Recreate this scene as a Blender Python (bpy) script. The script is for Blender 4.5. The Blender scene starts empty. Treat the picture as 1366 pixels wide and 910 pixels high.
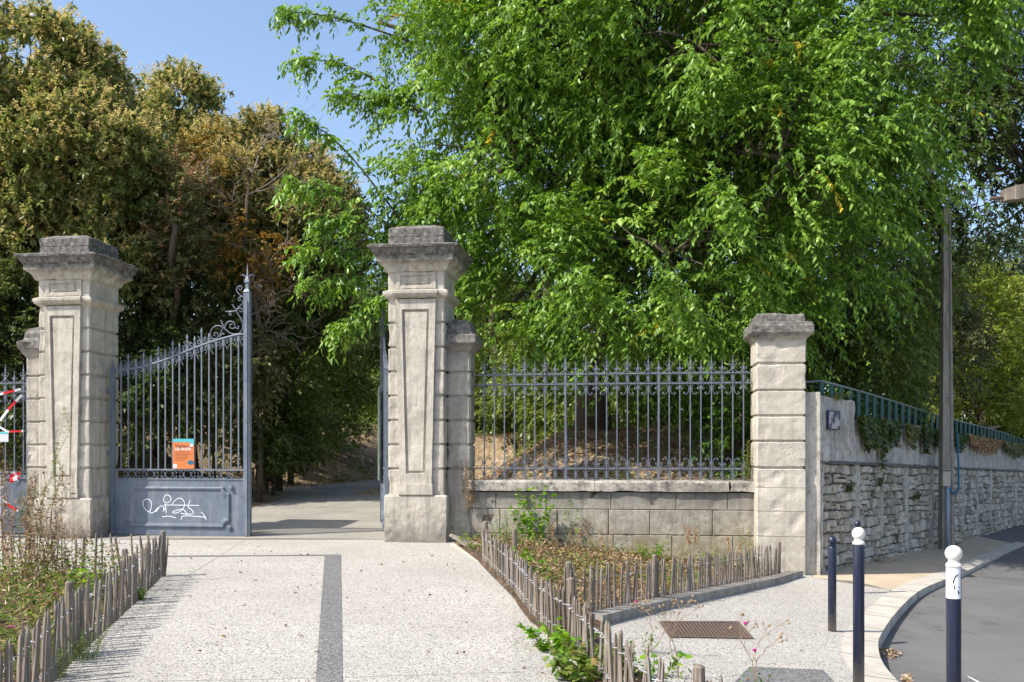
import bpy, bmesh, math, random
import numpy as np
from mathutils import Vector, Matrix, noise as mnoise

rnd = random.Random(7)
C = bpy.context.scene.collection
PI = math.pi
F = 1275.0            # focal length in photo pixels
HY = 597.0            # row of the horizon in the photo
CAMZ = 1.6

# ------------------------------------------------------------------ helpers
def zf(x, y=0):
    """height of the street-side ground: level at the gate, falling to the right"""
    if x < 0: return 0.0
    if x < 4: return -0.105 * x
    return -0.42 - 0.045 * (min(x, 60) - 4)

def P(px, py, Y):
    return Vector(((px - 683) / F * Y, Y, CAMZ - (py - HY) / F * Y))

def gp(px, py, dz=0.0):
    """point of the street ground seen at photo pixel px, py"""
    Y = CAMZ * F / (py - HY)
    for _ in range(60):
        z = zf((px - 683) / F * Y) + dz
        Y = 0.5 * Y + 0.5 * (CAMZ - z) * F / (py - HY)
    return ((px - 683) / F * Y, Y)

def tag(o, label=None, cat=None, group=None, kind=None):
    if label: o['label'] = label
    if cat: o['category'] = cat
    if group: o['group'] = group
    if kind: o['kind'] = kind
    return o

def empty(name, loc=(0, 0, 0), rz=0.0, label=None, cat=None, group=None):
    o = bpy.data.objects.new(name, None)
    o.empty_display_size = 0.2
    C.objects.link(o)
    o.location = loc
    o.rotation_euler = (0, 0, rz)
    return tag(o, label, cat, group)

class MB:
    """collects shapes into one mesh"""
    def __init__(s):
        s.v = []; s.f = []; s.m = []; s.mi = 0
    def face(s, idx): s.f.append(tuple(idx)); s.m.append(s.mi)
    def box(s, x0, x1, y0, y1, z0, z1):
        b = len(s.v)
        s.v += [(x0,y0,z0),(x1,y0,z0),(x1,y1,z0),(x0,y1,z0),(x0,y0,z1),(x1,y0,z1),(x1,y1,z1),(x0,y1,z1)]
        for q in ((0,3,2,1),(4,5,6,7),(0,1,5,4),(1,2,6,5),(2,3,7,6),(3,0,4,7)):
            s.face([b+i for i in q])
    def rings(s, rings, close=True, cap0=True, cap1=True):
        """loft equal-length rings of points"""
        n = len(rings[0]); b = len(s.v)
        for r in rings: s.v += [tuple(p) for p in r]
        for i in range(len(rings)-1):
            for j in range(n if close else n-1):
                k = (j+1) % n
                s.face((b+i*n+j, b+i*n+k, b+(i+1)*n+k, b+(i+1)*n+j))
        if cap0: s.face([b+j for j in range(n)][::-1])
        if cap1: s.face([b+(len(rings)-1)*n+j for j in range(n)])
    def tube(s, pts, r, n=5, taper=None, cap=True):
        pts = [Vector(p) for p in pts]
        rs = [r]*len(pts) if not hasattr(r, '__len__') else list(r)
        rings = []; up = None
        for i, p in enumerate(pts):
            a = pts[max(i-1, 0)]; c = pts[min(i+1, len(pts)-1)]
            t = (c-a)
            if t.length < 1e-9: t = Vector((0,0,1))
            t.normalize()
            if up is None:
                up = t.orthogonal().normalized()
            else:
                up = (up - t*up.dot(t))
                up = up.normalized() if up.length > 1e-6 else t.orthogonal().normalized()
            w = t.cross(up)
            rings.append([p + (up*math.cos(2*PI*k/n) + w*math.sin(2*PI*k/n))*rs[i] for k in range(n)])
        s.rings(rings, True, cap, cap)
    def lathe(s, prof, n=20, c=(0,0)):
        s.rings([[(c[0]+r*math.cos(2*PI*k/n), c[1]+r*math.sin(2*PI*k/n), z) for k in range(n)] for r, z in prof])
    def sq(s, prof, cx=0, cy=0, ax=1.0, ch=0.012, hy=None, x0=None, x1=None, y0=None, y1=None):
        """square lathe: prof of (half width, z); corners chamfered"""
        rs = []
        for w, z in prof:
            wy = w if hy is None else w + hy
            wx = w*ax
            c = ch
            rs.append([(cx-wx+c,cy-wy,z),(cx+wx-c,cy-wy,z),(cx+wx,cy-wy+c,z),(cx+wx,cy+wy-c,z),
                       (cx+wx-c,cy+wy,z),(cx-wx+c,cy+wy,z),(cx-wx,cy+wy-c,z),(cx-wx,cy-wy+c,z)])
        s.rings(rs)
    def build(s, name, mat, parent=None, smooth=False, wear=0.0, cell=0.09, freq=4.0, tint=None):
        me = bpy.data.meshes.new(name)
        me.from_pydata([tuple(p) for p in s.v], [], s.f)
        mats = mat if isinstance(mat, (list, tuple)) else [mat]
        for m in mats: me.materials.append(m)
        if len(mats) > 1: me.polygons.foreach_set('material_index', s.m)
        if tint is not None:
            at = me.attributes.new('tint', 'FLOAT', 'FACE')
            at.data.foreach_set('value', np.array(tint, dtype=np.float32))
        if wear > 0: wear_mesh(me, wear, cell, freq)
        if smooth: me.polygons.foreach_set('use_smooth', [True]*len(me.polygons))
        me.update()
        o = bpy.data.objects.new(name, me)
        C.objects.link(o)
        if parent is not None: o.parent = parent
        return o

def wear_mesh(me, amp, cell, freq):
    bm = bmesh.new(); bm.from_mesh(me)
    for _ in range(5):
        long = [e for e in bm.edges if e.calc_length() > cell*1.5]
        if not long or len(bm.verts) > 60000: break
        bmesh.ops.subdivide_edges(bm, edges=long, cuts=1, use_grid_fill=True)
    off = Vector((rnd.random()*50, rnd.random()*50, rnd.random()*50))
    for v in bm.verts:
        p = v.co*freq + off
        d = mnoise.noise_vector(p)*0.35 + mnoise.noise_vector(p*3.1)*0.5 + mnoise.noise_vector(p*7.7)*0.3
        # knocks out of edges here and there
        k = max(0.0, mnoise.noise(p*0.9 + Vector((9,3,1))) - 0.18)*3
        v.co += d*amp*0.5 - v.normal*k*amp*1.6
    bm.to_mesh(me); bm.free()

def link_copy(o, parent=None):
    c = o.copy(); C.objects.link(c); c.parent = parent
    return c

def copy_tree(o, parent=None):
    c = link_copy(o, parent)
    for ch in [k for k in bpy.data.objects if k.parent == o]:
        copy_tree(ch, c)
    return c

# ------------------------------------------------------------------ materials
def new_mat(name):
    m = bpy.data.materials.new(name); m.use_nodes = True
    nt = m.node_tree; nt.nodes.clear()
    out = nt.nodes.new('ShaderNodeOutputMaterial')
    return m, nt, out

class N:
    def __init__(s, nt): s.nt = nt
    def add(s, t, **kw):
        n = s.nt.nodes.new(t)
        for k, v in kw.items(): setattr(n, k, v)
        return n
    def link(s, a, b): s.nt.links.new(a, b)
    def noise(s, vec, scale, detail=4, rough=0.55, dist=0.0):
        n = s.add('ShaderNodeTexNoise'); n.inputs['Scale'].default_value = scale
        n.inputs['Detail'].default_value = detail; n.inputs['Roughness'].default_value = rough
        n.inputs['Distortion'].default_value = dist
        s.link(vec, n.inputs['Vector']); return n.outputs['Fac']
    def ramp(s, fac, stops, interp='LINEAR'):
        n = s.add('ShaderNodeValToRGB'); cr = n.color_ramp; cr.interpolation = interp
        while len(cr.elements) < len(stops): cr.elements.new(0.5)
        for e, (p, c) in zip(cr.elements, stops):
            e.position = p; e.color = (c[0], c[1], c[2], 1) if hasattr(c, '__len__') else (c, c, c, 1)
        s.link(fac, n.inputs['Fac']); return n.outputs['Color']
    def mix(s, fac, a, b, mode='MIX'):
        n = s.add('ShaderNodeMix', data_type='RGBA', blend_type=mode)
        if isinstance(fac, (int, float)): n.inputs[0].default_value = fac
        else: s.link(fac, n.inputs[0])
        for k, x in ((6, a), (7, b)):
            if hasattr(x, 'is_output') or hasattr(x, 'node'): s.link(x, n.inputs[k])
            else: n.inputs[k].default_value = (x[0], x[1], x[2], 1)
        return n.outputs[2]
    def math(s, op, a, b=None, clamp=False):
        n = s.add('ShaderNodeMath', operation=op, use_clamp=clamp)
        for k, x in ((0, a), (1, b)):
            if x is None: continue
            if isinstance(x, (int, float)): n.inputs[k].default_value = x
            else: s.link(x, n.inputs[k])
        return n.outputs[0]
    def mapping(s, vec, scale=(1,1,1), loc=(0,0,0)):
        n = s.add('ShaderNodeMapping'); n.inputs['Scale'].default_value = scale; n.inputs['Location'].default_value = loc
        s.link(vec, n.inputs['Vector']); return n.outputs['Vector']
    def bump(s, h, strength=0.3, dist=0.02):
        n = s.add('ShaderNodeBump'); n.inputs['Strength'].default_value = strength
        n.inputs['Distance'].default_value = dist; s.link(h, n.inputs['Height']); return n.outputs['Normal']
    def bsdf(s, col, rough=0.8, normal=None, spec=0.3, metal=0.0):
        n = s.add('ShaderNodeBsdfPrincipled')
        if hasattr(col, 'node'): s.link(col, n.inputs['Base Color'])
        else: n.inputs['Base Color'].default_value = (*col, 1)
        if hasattr(rough, 'node'): s.link(rough, n.inputs['Roughness'])
        else: n.inputs['Roughness'].default_value = rough
        n.inputs['Specular IOR Level'].default_value = spec
        n.inputs['Metallic'].default_value = metal
        if normal is not None: s.link(normal, n.inputs['Normal'])
        return n.outputs[0]

def simple_mat(name, c1, c2, scale=6, rough=0.7, bump=0.2, bscale=40, spec=0.3, metal=0.0, stretch=(1,1,1), contrast=(0.3,0.7)):
    m, nt, out = new_mat(name); n = N(nt)
    tc = n.add('ShaderNodeTexCoord').outputs['Object']
    v = n.mapping(tc, stretch)
    col = n.ramp(n.noise(v, scale, 6, 0.6), [(contrast[0], c1), (contrast[1], c2)])
    b = n.bump(n.noise(v, bscale, 4), bump, 0.01) if bump else None
    n.link(n.bsdf(col, rough, b, spec, metal), out.inputs[0]); return m

def stone_mat(name, light, mid, stain, dark_top=None, stain_amt=0.5, low_green=0.0, speck=0.35, base_dark=0.0, vertical=0.3, base_h=0.8, course=0.0):
    """pale limestone with blotches, rain streaks, soot above dark_top, algae and splash dirt near the foot"""
    m, nt, out = new_mat(name); n = N(nt)
    tc = n.add('ShaderNodeTexCoord').outputs['Object']
    sep = n.add('ShaderNodeSeparateXYZ'); n.link(tc, sep.inputs[0]); z = sep.outputs['Z']
    col = n.ramp(n.noise(tc, 2.6, 8, 0.7), [(0.32, mid), (0.6, light)])
    if course > 0:        # each course was cut from a slightly different stone
        wn = n.add('ShaderNodeTexWhiteNoise', noise_dimensions='1D')
        n.link(n.math('FLOOR', n.math('MULTIPLY', n.math('ADD', z, 0.41), 1/course)), wn.inputs['W'])
        col = n.mix(n.math('MULTIPLY', wn.outputs['Value'], 0.8), col, mid)
    col = n.mix(n.math('MULTIPLY', n.ramp(n.noise(tc, 6.5, 9, 0.78), [(0.48, 0), (0.66, 1)]), stain_amt), col, stain)
    col = n.mix(n.math('MULTIPLY', n.ramp(n.noise(tc, 1.1, 6, 0.7, 0.6), [(0.50, 0), (0.64, 1)]), stain_amt*0.6), col, [c*0.5 for c in mid])
    sv = n.mapping(tc, (6, 6, 0.45))
    col = n.mix(n.math('MULTIPLY', n.ramp(n.noise(sv, 1.6, 6, 0.65), [(0.48, 0), (0.66, 1)]), vertical), col, (0.13, 0.115, 0.10))
    pit = n.ramp(n.noise(tc, 42, 6, 0.75), [(0.32, 1), (0.41, 0)])
    lich = n.ramp(n.noise(tc, 4.2, 9, 0.8), [(0.60, 0), (0.66, 1)])
    col = n.mix(n.math('MULTIPLY', lich, 0.55), col, (0.17, 0.16, 0.145))
    col = n.mix(n.math('MULTIPLY', pit, speck), col, (0.13, 0.105, 0.08))
    if dark_top is not None:
        a, b = dark_top
        zz = n.math('ADD', z, n.math('MULTIPLY', n.math('SUBTRACT', n.noise(tc, 3.6, 8, 0.75), 0.5), 0.5))
        k = n.math('DIVIDE', n.math('SUBTRACT', zz, a), b - a, True)
        soot = n.ramp(n.noise(tc, 13, 9, 0.8), [(0.38, (0.045, 0.042, 0.038)), (0.50, (0.125, 0.118, 0.108)), (0.58, (0.22, 0.21, 0.19)), (0.70, (0.46, 0.43, 0.39))])
        col = n.mix(n.math('MULTIPLY', k, 0.93), col, soot)
    if low_green > 0:
        zz = n.math('ADD', z, n.math('MULTIPLY', n.math('SUBTRACT', n.noise(tc, 1.3, 6, 0.7), 0.5), 1.6))
        k = n.math('SUBTRACT', 1.0, n.math('DIVIDE', n.math('ADD', zz, 0.2), base_h*1.3, True), True)
        col = n.mix(n.math('MULTIPLY', k, low_green), col, (0.22, 0.175, 0.06))
    if base_dark > 0:
        zz = n.math('ADD', z, n.math('MULTIPLY', n.math('SUBTRACT', n.noise(tc, 5, 9, 0.78), 0.5), 1.3))
        k = n.math('SUBTRACT', 1.0, n.math('DIVIDE', zz, base_h*0.8, True), True)
        col = n.mix(n.math('MULTIPLY', k, base_dark), col, (0.15, 0.13, 0.105))
    h = n.math('ADD', n.math('MULTIPLY', n.noise(tc, 11, 9, 0.75), 1.0), n.math('MULTIPLY', pit, -0.35))
    n.link(n.bsdf(col, 0.93, n.bump(h, 0.5, 0.02), 0.12), out.inputs[0])
    return m

def leaf_mat(name, stops, transl=0.35, rough=0.5, spec=0.35):
    m, nt, out = new_mat(name); n = N(nt)
    at = n.add('ShaderNodeAttribute', attribute_name='tint', attribute_type='GEOMETRY')
    col = n.ramp(at.outputs['Fac'], stops)
    b = n.bsdf(col, rough, None, spec)
    t = n.add('ShaderNodeBsdfTranslucent')
    hs = n.add('ShaderNodeHueSaturation'); hs.inputs['Saturation'].default_value = 1.1; hs.inputs['Value'].default_value = 1.5
    hs.inputs['Hue'].default_value = 0.49
    n.link(col, hs.inputs['Color']); n.link(hs.outputs[0], t.inputs[0])
    mx = n.add('ShaderNodeMixShader'); mx.inputs[0].default_value = transl
    n.link(b, mx.inputs[1]); n.link(t.outputs[0], mx.inputs[2]); n.link(mx.outputs[0], out.inputs[0])
    return m

def aggregate_mat(name, base, c_dark, c_light, dirt=0.25, scale=70):
    m, nt, out = new_mat(name); n = N(nt)
    tc = n.add('ShaderNodeTexCoord').outputs['Object']
    vo = n.add('ShaderNodeTexVoronoi'); vo.inputs['Scale'].default_value = scale; n.link(tc, vo.inputs['Vector'])
    sep = n.add('ShaderNodeSeparateColor'); n.link(vo.outputs['Color'], sep.inputs[0])
    pebble = n.ramp(sep.outputs[0], [(0.0, c_dark), (0.13, c_dark), (0.22, base), (0.7, base), (0.9, c_light)])
    n1 = n.noise(tc, scale*0.45, 4, 0.7)
    pebble = n.mix(n.ramp(n1, [(0.52, 0), (0.68, 0.6)]), pebble, [c*0.45 for c in base])
    worn = n.noise(tc, 0.55, 7, 0.62)
    col = n.mix(n.math('MULTIPLY', n.ramp(worn, [(0.38, 0), (0.7, 1)]), dirt), pebble, [c*0.62 for c in base])
    gum = n.ramp(n.noise(tc, 3.1, 3, 0.5), [(0.74, 0), (0.77, 1)])
    col = n.mix(n.math('MULTIPLY', gum, 0.35), col, [c*0.4 for c in base])
    h = n.math('ADD', vo.outputs['Distance'], n.math('MULTIPLY', n1, 0.5))
    n.link(n.bsdf(col, 0.88, n.bump(h, 0.35, 0.006), 0.2), out.inputs[0])
    return m

def asphalt_mat(name, a, b, crack=True):
    m, nt, out = new_mat(name); n = N(nt)
    tc = n.add('ShaderNodeTexCoord').outputs['Object']
    col = n.ramp(n.noise(tc, 130, 3, 0.7), [(0.3, a), (0.7, b)])
    col = n.mix(n.ramp(n.noise(tc, 0.8, 6, 0.6), [(0.35, 0.0), (0.7, 0.5)]), col, [c*1.35 for c in b])
    sp = n.ramp(n.noise(tc, 55, 2, 0.5), [(0.68, 0), (0.74, 1)])
    col = n.mix(n.math('MULTIPLY', sp, 0.6), col, (0.22, 0.20, 0.17))
    dv = n.add('ShaderNodeVectorMath', operation='ADD'); n.link(tc, dv.inputs[0])
    nz = n.add('ShaderNodeTexNoise'); nz.inputs['Scale'].default_value = 2.5; nz.inputs['Detail'].default_value = 6; n.link(tc, nz.inputs['Vector'])
    sc_ = n.add('ShaderNodeVectorMath', operation='SCALE'); n.link(nz.outputs['Color'], sc_.inputs[0]); sc_.inputs[3].default_value = 0.7; n.link(sc_.outputs[0], dv.inputs[1])
    vo = n.add('ShaderNodeTexVoronoi', feature='DISTANCE_TO_EDGE'); vo.inputs['Scale'].default_value = 0.38; n.link(dv.outputs[0], vo.inputs['Vector'])
    cr = n.ramp(vo.outputs['Distance'], [(0.0, 0.5), (0.0035, 0.0)])
    cr = n.math('MULTIPLY', cr, n.ramp(n.noise(tc, 0.35, 2), [(0.56, 0), (0.6, 1)]))
    col = n.mix(cr, col, (0.03, 0.028, 0.026))
    st = n.ramp(n.noise(tc, 1.7, 5, 0.6), [(0.60, 0), (0.66, 0.35)])
    col = n.mix(st, col, [c*0.55 for c in a])
    n.link(n.bsdf(col, 0.85, n.bump(n.noise(tc, 160, 3, 0.7), 0.5, 0.004), 0.25), out.inputs[0])
    return m

def soil_mat(name, a, b, c, scale=14):
    m, nt, out = new_mat(name); n = N(nt)
    tc = n.add('ShaderNodeTexCoord').outputs['Object']
    col = n.ramp(n.noise(tc, scale, 9, 0.75), [(0.34, a), (0.5, b), (0.66, c)])
    col = n.mix(n.ramp(n.noise(tc, 0.9, 6, 0.6), [(0.4, 0), (0.7, 0.7)]), col, a)
    h = n.noise(tc, scale*1.5, 8, 0.8)
    n.link(n.bsdf(col, 0.95, n.bump(h, 0.9, 0.03), 0.1), out.inputs[0])
    return m

M = {}
M['pillar'] = stone_mat('limestone_pillar', (0.60,0.555,0.47), (0.47,0.43,0.36), (0.27,0.24,0.195), dark_top=(4.66, 4.80), stain_amt=0.55, base_dark=0.8, vertical=0.42, course=0.41)
M['pier'] = stone_mat('limestone_pier', (0.54,0.50,0.42), (0.40,0.365,0.305), (0.22,0.19,0.155), dark_top=(3.0, 3.5), stain_amt=0.65, low_green=0.6, vertical=0.4, course=0.41)
M['pillar2'] = stone_mat('limestone_small_pillar', (0.60,0.55,0.46), (0.48,0.435,0.36), (0.27,0.24,0.195), dark_top=(3.78, 3.95), stain_amt=0.4, base_dark=0.35, vertical=0.25, course=0.41)
M['lowwall'] = stone_mat('limestone_low_wall', (0.52,0.48,0.40), (0.34,0.31,0.255), (0.15,0.135,0.115), dark_top=(0.95, 1.40), stain_amt=0.85, low_green=0.85, vertical=0.5, course=0.42)
M['coping'] = stone_mat('limestone_coping', (0.50,0.465,0.40), (0.30,0.275,0.235), (0.07,0.065,0.058), stain_amt=1.0, vertical=0.3, speck=0.7)
M['rubble'] = None
M['plaster'] = stone_mat('wall_render', (0.62,0.58,0.505), (0.46,0.42,0.35), (0.19,0.155,0.115), stain_amt=0.75, vertical=0.5, speck=0.5)
M['mortar'] = simple_mat('wall_mortar', (0.045,0.038,0.03), (0.19,0.165,0.13), 9, 0.95, 0.8, 30, 0.1)
def iron_mat(name, a, c_, rust=0.5):
    m, nt, out = new_mat(name); n = N(nt)
    tc = n.add('ShaderNodeTexCoord').outputs['Object']
    col = n.ramp(n.noise(tc, 3.0, 7, 0.65), [(0.3, a), (0.7, c_)])
    sv = n.mapping(tc, (3.5, 3.5, 0.6))
    col = n.mix(n.math('MULTIPLY', n.ramp(n.noise(sv, 2.2, 8, 0.7), [(0.50, 0), (0.68, 1)]), 0.6), col, (0.27, 0.27, 0.265))
    col = n.mix(n.math('MULTIPLY', n.ramp(n.noise(tc, 7, 9, 0.75), [(0.60, 0), (0.66, 1)]), rust), col, (0.13, 0.085, 0.06))
    n.link(n.bsdf(col, n.ramp(n.noise(tc, 6, 4), [(0.3, 0.38), (0.7, 0.6)]), n.bump(n.noise(tc, 40, 5, 0.7), 0.2, 0.004), 0.45), out.inputs[0])
    return m
M['iron'] = iron_mat('blue_grey_iron_paint', (0.095,0.118,0.158), (0.160,0.188,0.230))
M['rail'] = iron_mat('railing_iron_paint', (0.085,0.100,0.135), (0.145,0.165,0.205), 0.3)
M['agg'] = aggregate_mat('washed_aggregate', (0.415,0.39,0.345), (0.07,0.063,0.055), (0.56,0.535,0.49), 0.45, 105)
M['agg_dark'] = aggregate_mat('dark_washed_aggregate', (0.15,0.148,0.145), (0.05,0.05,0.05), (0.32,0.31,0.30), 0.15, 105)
M['kerb'] = simple_mat('kerb_concrete', (0.36,0.33,0.28), (0.52,0.48,0.42), 3, 0.9, 0.4, 70, 0.15)
M['kerb_old'] = simple_mat('old_bed_kerb', (0.20,0.18,0.155), (0.40,0.365,0.315), 7, 0.95, 0.7, 40, 0.1)
M['edging'] = simple_mat('pinkish_stone_edging', (0.43,0.36,0.29), (0.62,0.54,0.45), 4, 0.9, 0.4, 50, 0.15)
M['sidewalk'] = asphalt_mat('ochre_sidewalk', (0.36,0.285,0.20), (0.46,0.38,0.275))
M['asphalt'] = asphalt_mat('road_asphalt', (0.085,0.082,0.08), (0.145,0.14,0.135))
M['asphalt_pale'] = asphalt_mat('pale_asphalt', (0.24,0.235,0.22), (0.34,0.33,0.31))
M['park_asphalt'] = asphalt_mat('park_asphalt', (0.185,0.175,0.15), (0.30,0.28,0.24))
M['soil'] = soil_mat('bed_soil', (0.055,0.038,0.026), (0.12,0.085,0.058), (0.26,0.19,0.12))
M['litter'] = soil_mat('dry_woodland_floor', (0.14,0.10,0.06), (0.32,0.235,0.145), (0.52,0.42,0.28), 10)
M['ground'] = soil_mat('far_ground', (0.10,0.09,0.05), (0.16,0.14,0.08), (0.22,0.19,0.12), 6)
M['white'] = simple_mat('road_paint', (0.66,0.65,0.62), (0.78,0.77,0.75), 6, 0.7, 0.1, 80)
def bollard_mat():
    m, nt, out = new_mat('navy_bollard_paint'); n = N(nt)
    tc = n.add('ShaderNodeTexCoord').outputs['Object']
    sep = n.add('ShaderNodeSeparateXYZ'); n.link(tc, sep.inputs[0])
    col = n.ramp(n.noise(tc, 9, 5), [(0.3, (0.006,0.012,0.034)), (0.7, (0.013,0.022,0.055))])
    chip = n.ramp(n.noise(tc, 26, 7, 0.75), [(0.66, 0), (0.69, 1)])
    col = n.mix(n.math('MULTIPLY', chip, 0.7), col, (0.16, 0.15, 0.14))
    v = n.mapping(tc, (14, 14, 1.2)); dust = n.ramp(n.noise(v, 1.5, 6, 0.7), [(0.5, 0), (0.75, 0.3)])
    col = n.mix(dust, col, (0.17, 0.16, 0.15))
    low = n.math('SUBTRACT', 1.0, n.math('DIVIDE', n.math('ADD', sep.outputs['Z'], n.math('MULTIPLY', n.noise(tc, 12, 5), -0.1)), 0.16, True), True)
    col = n.mix(n.math('MULTIPLY', low, 0.7), col, (0.22, 0.19, 0.16))
    n.link(n.bsdf(col, n.ramp(n.noise(tc, 7, 5), [(0.3, 0.24), (0.7, 0.5)]), None, 0.55), out.inputs[0]); return m
M['bollard'] = bollard_mat()
M['bollard_white'] = simple_mat('white_bollard_paint', (0.50,0.47,0.40), (0.76,0.74,0.68), 9, 0.45, 0.1, 60, 0.4, 0, (1,1,1), (0.28, 0.48))
M['sticker'] = simple_mat('white_bollard_sticker', (0.66,0.69,0.76), (0.80,0.82,0.86), 22, 0.4, 0.0, 60, 0.4)
M['ink'] = simple_mat('dark_ink', (0.01,0.012,0.03), (0.02,0.022,0.05), 22, 0.5, 0.0)
M['wire'] = simple_mat('galvanised_wire', (0.26,0.27,0.28), (0.42,0.43,0.44), 30, 0.7, 0.0, 60, 0.2, 0.0)
M['rust'] = simple_mat('rusty_cast_iron', (0.085,0.055,0.042), (0.17,0.12,0.095), 30, 0.8, 0.4, 90, 0.3)
M['pole'] = simple_mat('weathered_pole_concrete', (0.20,0.175,0.145), (0.42,0.38,0.32), 5, 0.9, 0.4, 60, 0.15, 0, (4,4,0.5))
M['conduit'] = simple_mat('grey_blue_conduit', (0.25,0.31,0.40), (0.32,0.38,0.46), 6, 0.5, 0.05, 60, 0.4)
M['boxgrey'] = simple_mat('beige_junction_box', (0.40,0.37,0.30), (0.50,0.46,0.38), 6, 0.5, 0.05)
M['cable'] = simple_mat('blue_cable', (0.012,0.10,0.20), (0.02,0.15,0.28), 6, 0.45, 0.0)
M['green'] = simple_mat('dark_green_fence_paint', (0.006,0.050,0.038), (0.013,0.085,0.066), 5, 0.45, 0.05, 60, 0.5)
M['greentop'] = simple_mat('worn_green_handrail', (0.10,0.13,0.115), (0.24,0.27,0.25), 8, 0.4, 0.05, 60, 0.5)
M['tape_red'] = simple_mat('red_tape_plastic', (0.62,0.02,0.025), (0.72,0.03,0.04), 6, 0.35, 0.0)
M['tape_white'] = simple_mat('white_tape_plastic', (0.75,0.75,0.76), (0.82,0.82,0.83), 6, 0.35, 0.0)
M['panelw'] = simple_mat('grey_white_board', (0.48,0.49,0.51), (0.60,0.61,0.62), 3, 0.6, 0.05)
M['poster_orange'] = simple_mat('poster_orange', (0.56,0.165,0.05), (0.64,0.20,0.065), 3, 0.4, 0.0)
M['poster_teal'] = simple_mat('poster_teal', (0.07,0.38,0.42), (0.10,0.46,0.48), 3, 0.4, 0.0)
M['poster_dark'] = simple_mat('poster_dark_ink', (0.07,0.03,0.03), (0.09,0.04,0.04), 3, 0.5, 0.0)
M['poster_blue'] = simple_mat('poster_dark_teal', (0.02,0.10,0.17), (0.03,0.14,0.22), 3, 0.5, 0.0)
M['graffiti'] = simple_mat('white_spray_paint', (0.66,0.68,0.72), (0.82,0.83,0.85), 20, 0.6, 0.0)
M['plate'] = simple_mat('faded_enamel_plate', (0.025,0.03,0.09), (0.46,0.43,0.40), 4.5, 0.35, 0.05, 40, 0.5, 0, (1,1,1), (0.47, 0.53))
M['plate_rim'] = simple_mat('navy_plate_rim', (0.015,0.02,0.07), (0.03,0.04,0.11), 9, 0.35, 0.05)
M['board_green'] = simple_mat('weathered_green_board', (0.07,0.16,0.12), (0.24,0.25,0.21), 5, 0.7, 0.3, 40, 0.3, 0, (6,6,0.8))
M['bark'] = simple_mat('tree_bark', (0.055,0.042,0.032), (0.15,0.12,0.09), 9, 0.95, 0.9, 25, 0.1, 0, (3,3,0.6))
M['bark_pale'] = simple_mat('dead_branch_bark', (0.20,0.16,0.12), (0.36,0.30,0.24), 9, 0.95, 0.5, 25, 0.1)
M['stem_dry'] = simple_mat('dry_stalk', (0.20,0.13,0.075), (0.38,0.27,0.16), 12, 0.9, 0.2)
M['stem_green'] = simple_mat('green_stalk', (0.10,0.12,0.03), (0.20,0.20,0.07), 12, 0.8, 0.2)
M['pink'] = simple_mat('magenta_petal', (0.30,0.01,0.12), (0.45,0.02,0.22), 12, 0.6, 0.0)

def wood_mat():
    m, nt, out = new_mat('split_chestnut_wood'); n = N(nt)
    tc = n.add('ShaderNodeTexCoord').outputs['Object']
    oi = n.add('ShaderNodeObjectInfo')
    off = n.add('ShaderNodeVectorMath', operation='SCALE'); n.link(oi.outputs['Location'], off.inputs[0]); off.inputs[3].default_value = 17.3
    ad = n.add('ShaderNodeVectorMath', operation='ADD'); n.link(tc, ad.inputs[0]); n.link(off.outputs[0], ad.inputs[1])
    v = n.mapping(ad.outputs[0], (40, 40, 2.2))
    g = n.noise(v, 1.2, 6, 0.7)
    col = n.ramp(g, [(0.28, (0.075,0.062,0.050)), (0.5, (0.215,0.190,0.160)), (0.7, (0.38,0.350,0.31))])
    col = n.mix(n.math('MULTIPLY', oi.outputs['Random'], 0.6), col, n.ramp(g, [(0.3, (0.12,0.082,0.055)), (0.7, (0.27,0.20,0.145))]))
    n.link(n.bsdf(col, 0.9, n.bump(g, 0.8, 0.01), 0.15), out.inputs[0])
    return m
M['wood'] = wood_mat()

def rubble_mat():
    m, nt, out = new_mat('rubble_limestone'); n = N(nt)
    tc = n.add('ShaderNodeTexCoord').outputs['Object']
    at = n.add('ShaderNodeAttribute', attribute_name='tint', attribute_type='GEOMETRY').outputs['Fac']
    col = n.ramp(at, [(0, (0.30,0.255,0.19)), (0.5, (0.53,0.475,0.385)), (1, (0.68,0.62,0.52))])
    col = n.mix(n.ramp(n.noise(tc, 7, 8, 0.75), [(0.46, 0), (0.7, 0.75)]), col, (0.13,0.105,0.075))
    sv = n.mapping(tc, (4, 4, 0.5))
    col = n.mix(n.ramp(n.noise(sv, 1.5, 6, 0.65), [(0.5, 0), (0.72, 0.6)]), col, (0.50,0.47,0.42))
    h = n.noise(tc, 22, 8, 0.75)
    n.link(n.bsdf(col, 0.95, n.bump(h, 0.8, 0.02), 0.1), out.inputs[0]); return m
M['rubble'] = rubble_mat()

M['leaf_big'] = leaf_mat('bright_tree_leaf', [(0, (0.036,0.085,0.012)), (0.4, (0.125,0.24,0.030)), (0.75, (0.235,0.385,0.052)), (0.93, (0.38,0.51,0.10)), (0.965, (0.55,0.43,0.03)), (1, (0.62,0.42,0.03))], 0.33, 0.42, 0.45)
M['leaf_mid'] = leaf_mat('bush_leaf', [(0, (0.06,0.10,0.02)), (0.5, (0.14,0.20,0.04)), (0.9, (0.25,0.31,0.07)), (1, (0.33,0.34,0.10))], 0.38, 0.4, 0.4)
M['leaf_ever'] = leaf_mat('evergreen_leaf', [(0, (0.085,0.115,0.032)), (0.5, (0.19,0.23,0.06)), (0.85, (0.30,0.31,0.09)), (1, (0.40,0.37,0.13))], 0.32, 0.38, 0.45)
M['panicle'] = leaf_mat('ochre_flower_panicle', [(0, (0.34,0.30,0.11)), (0.5, (0.50,0.43,0.17)), (1, (0.68,0.58,0.28))], 0.4, 0.8, 0.1)
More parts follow.
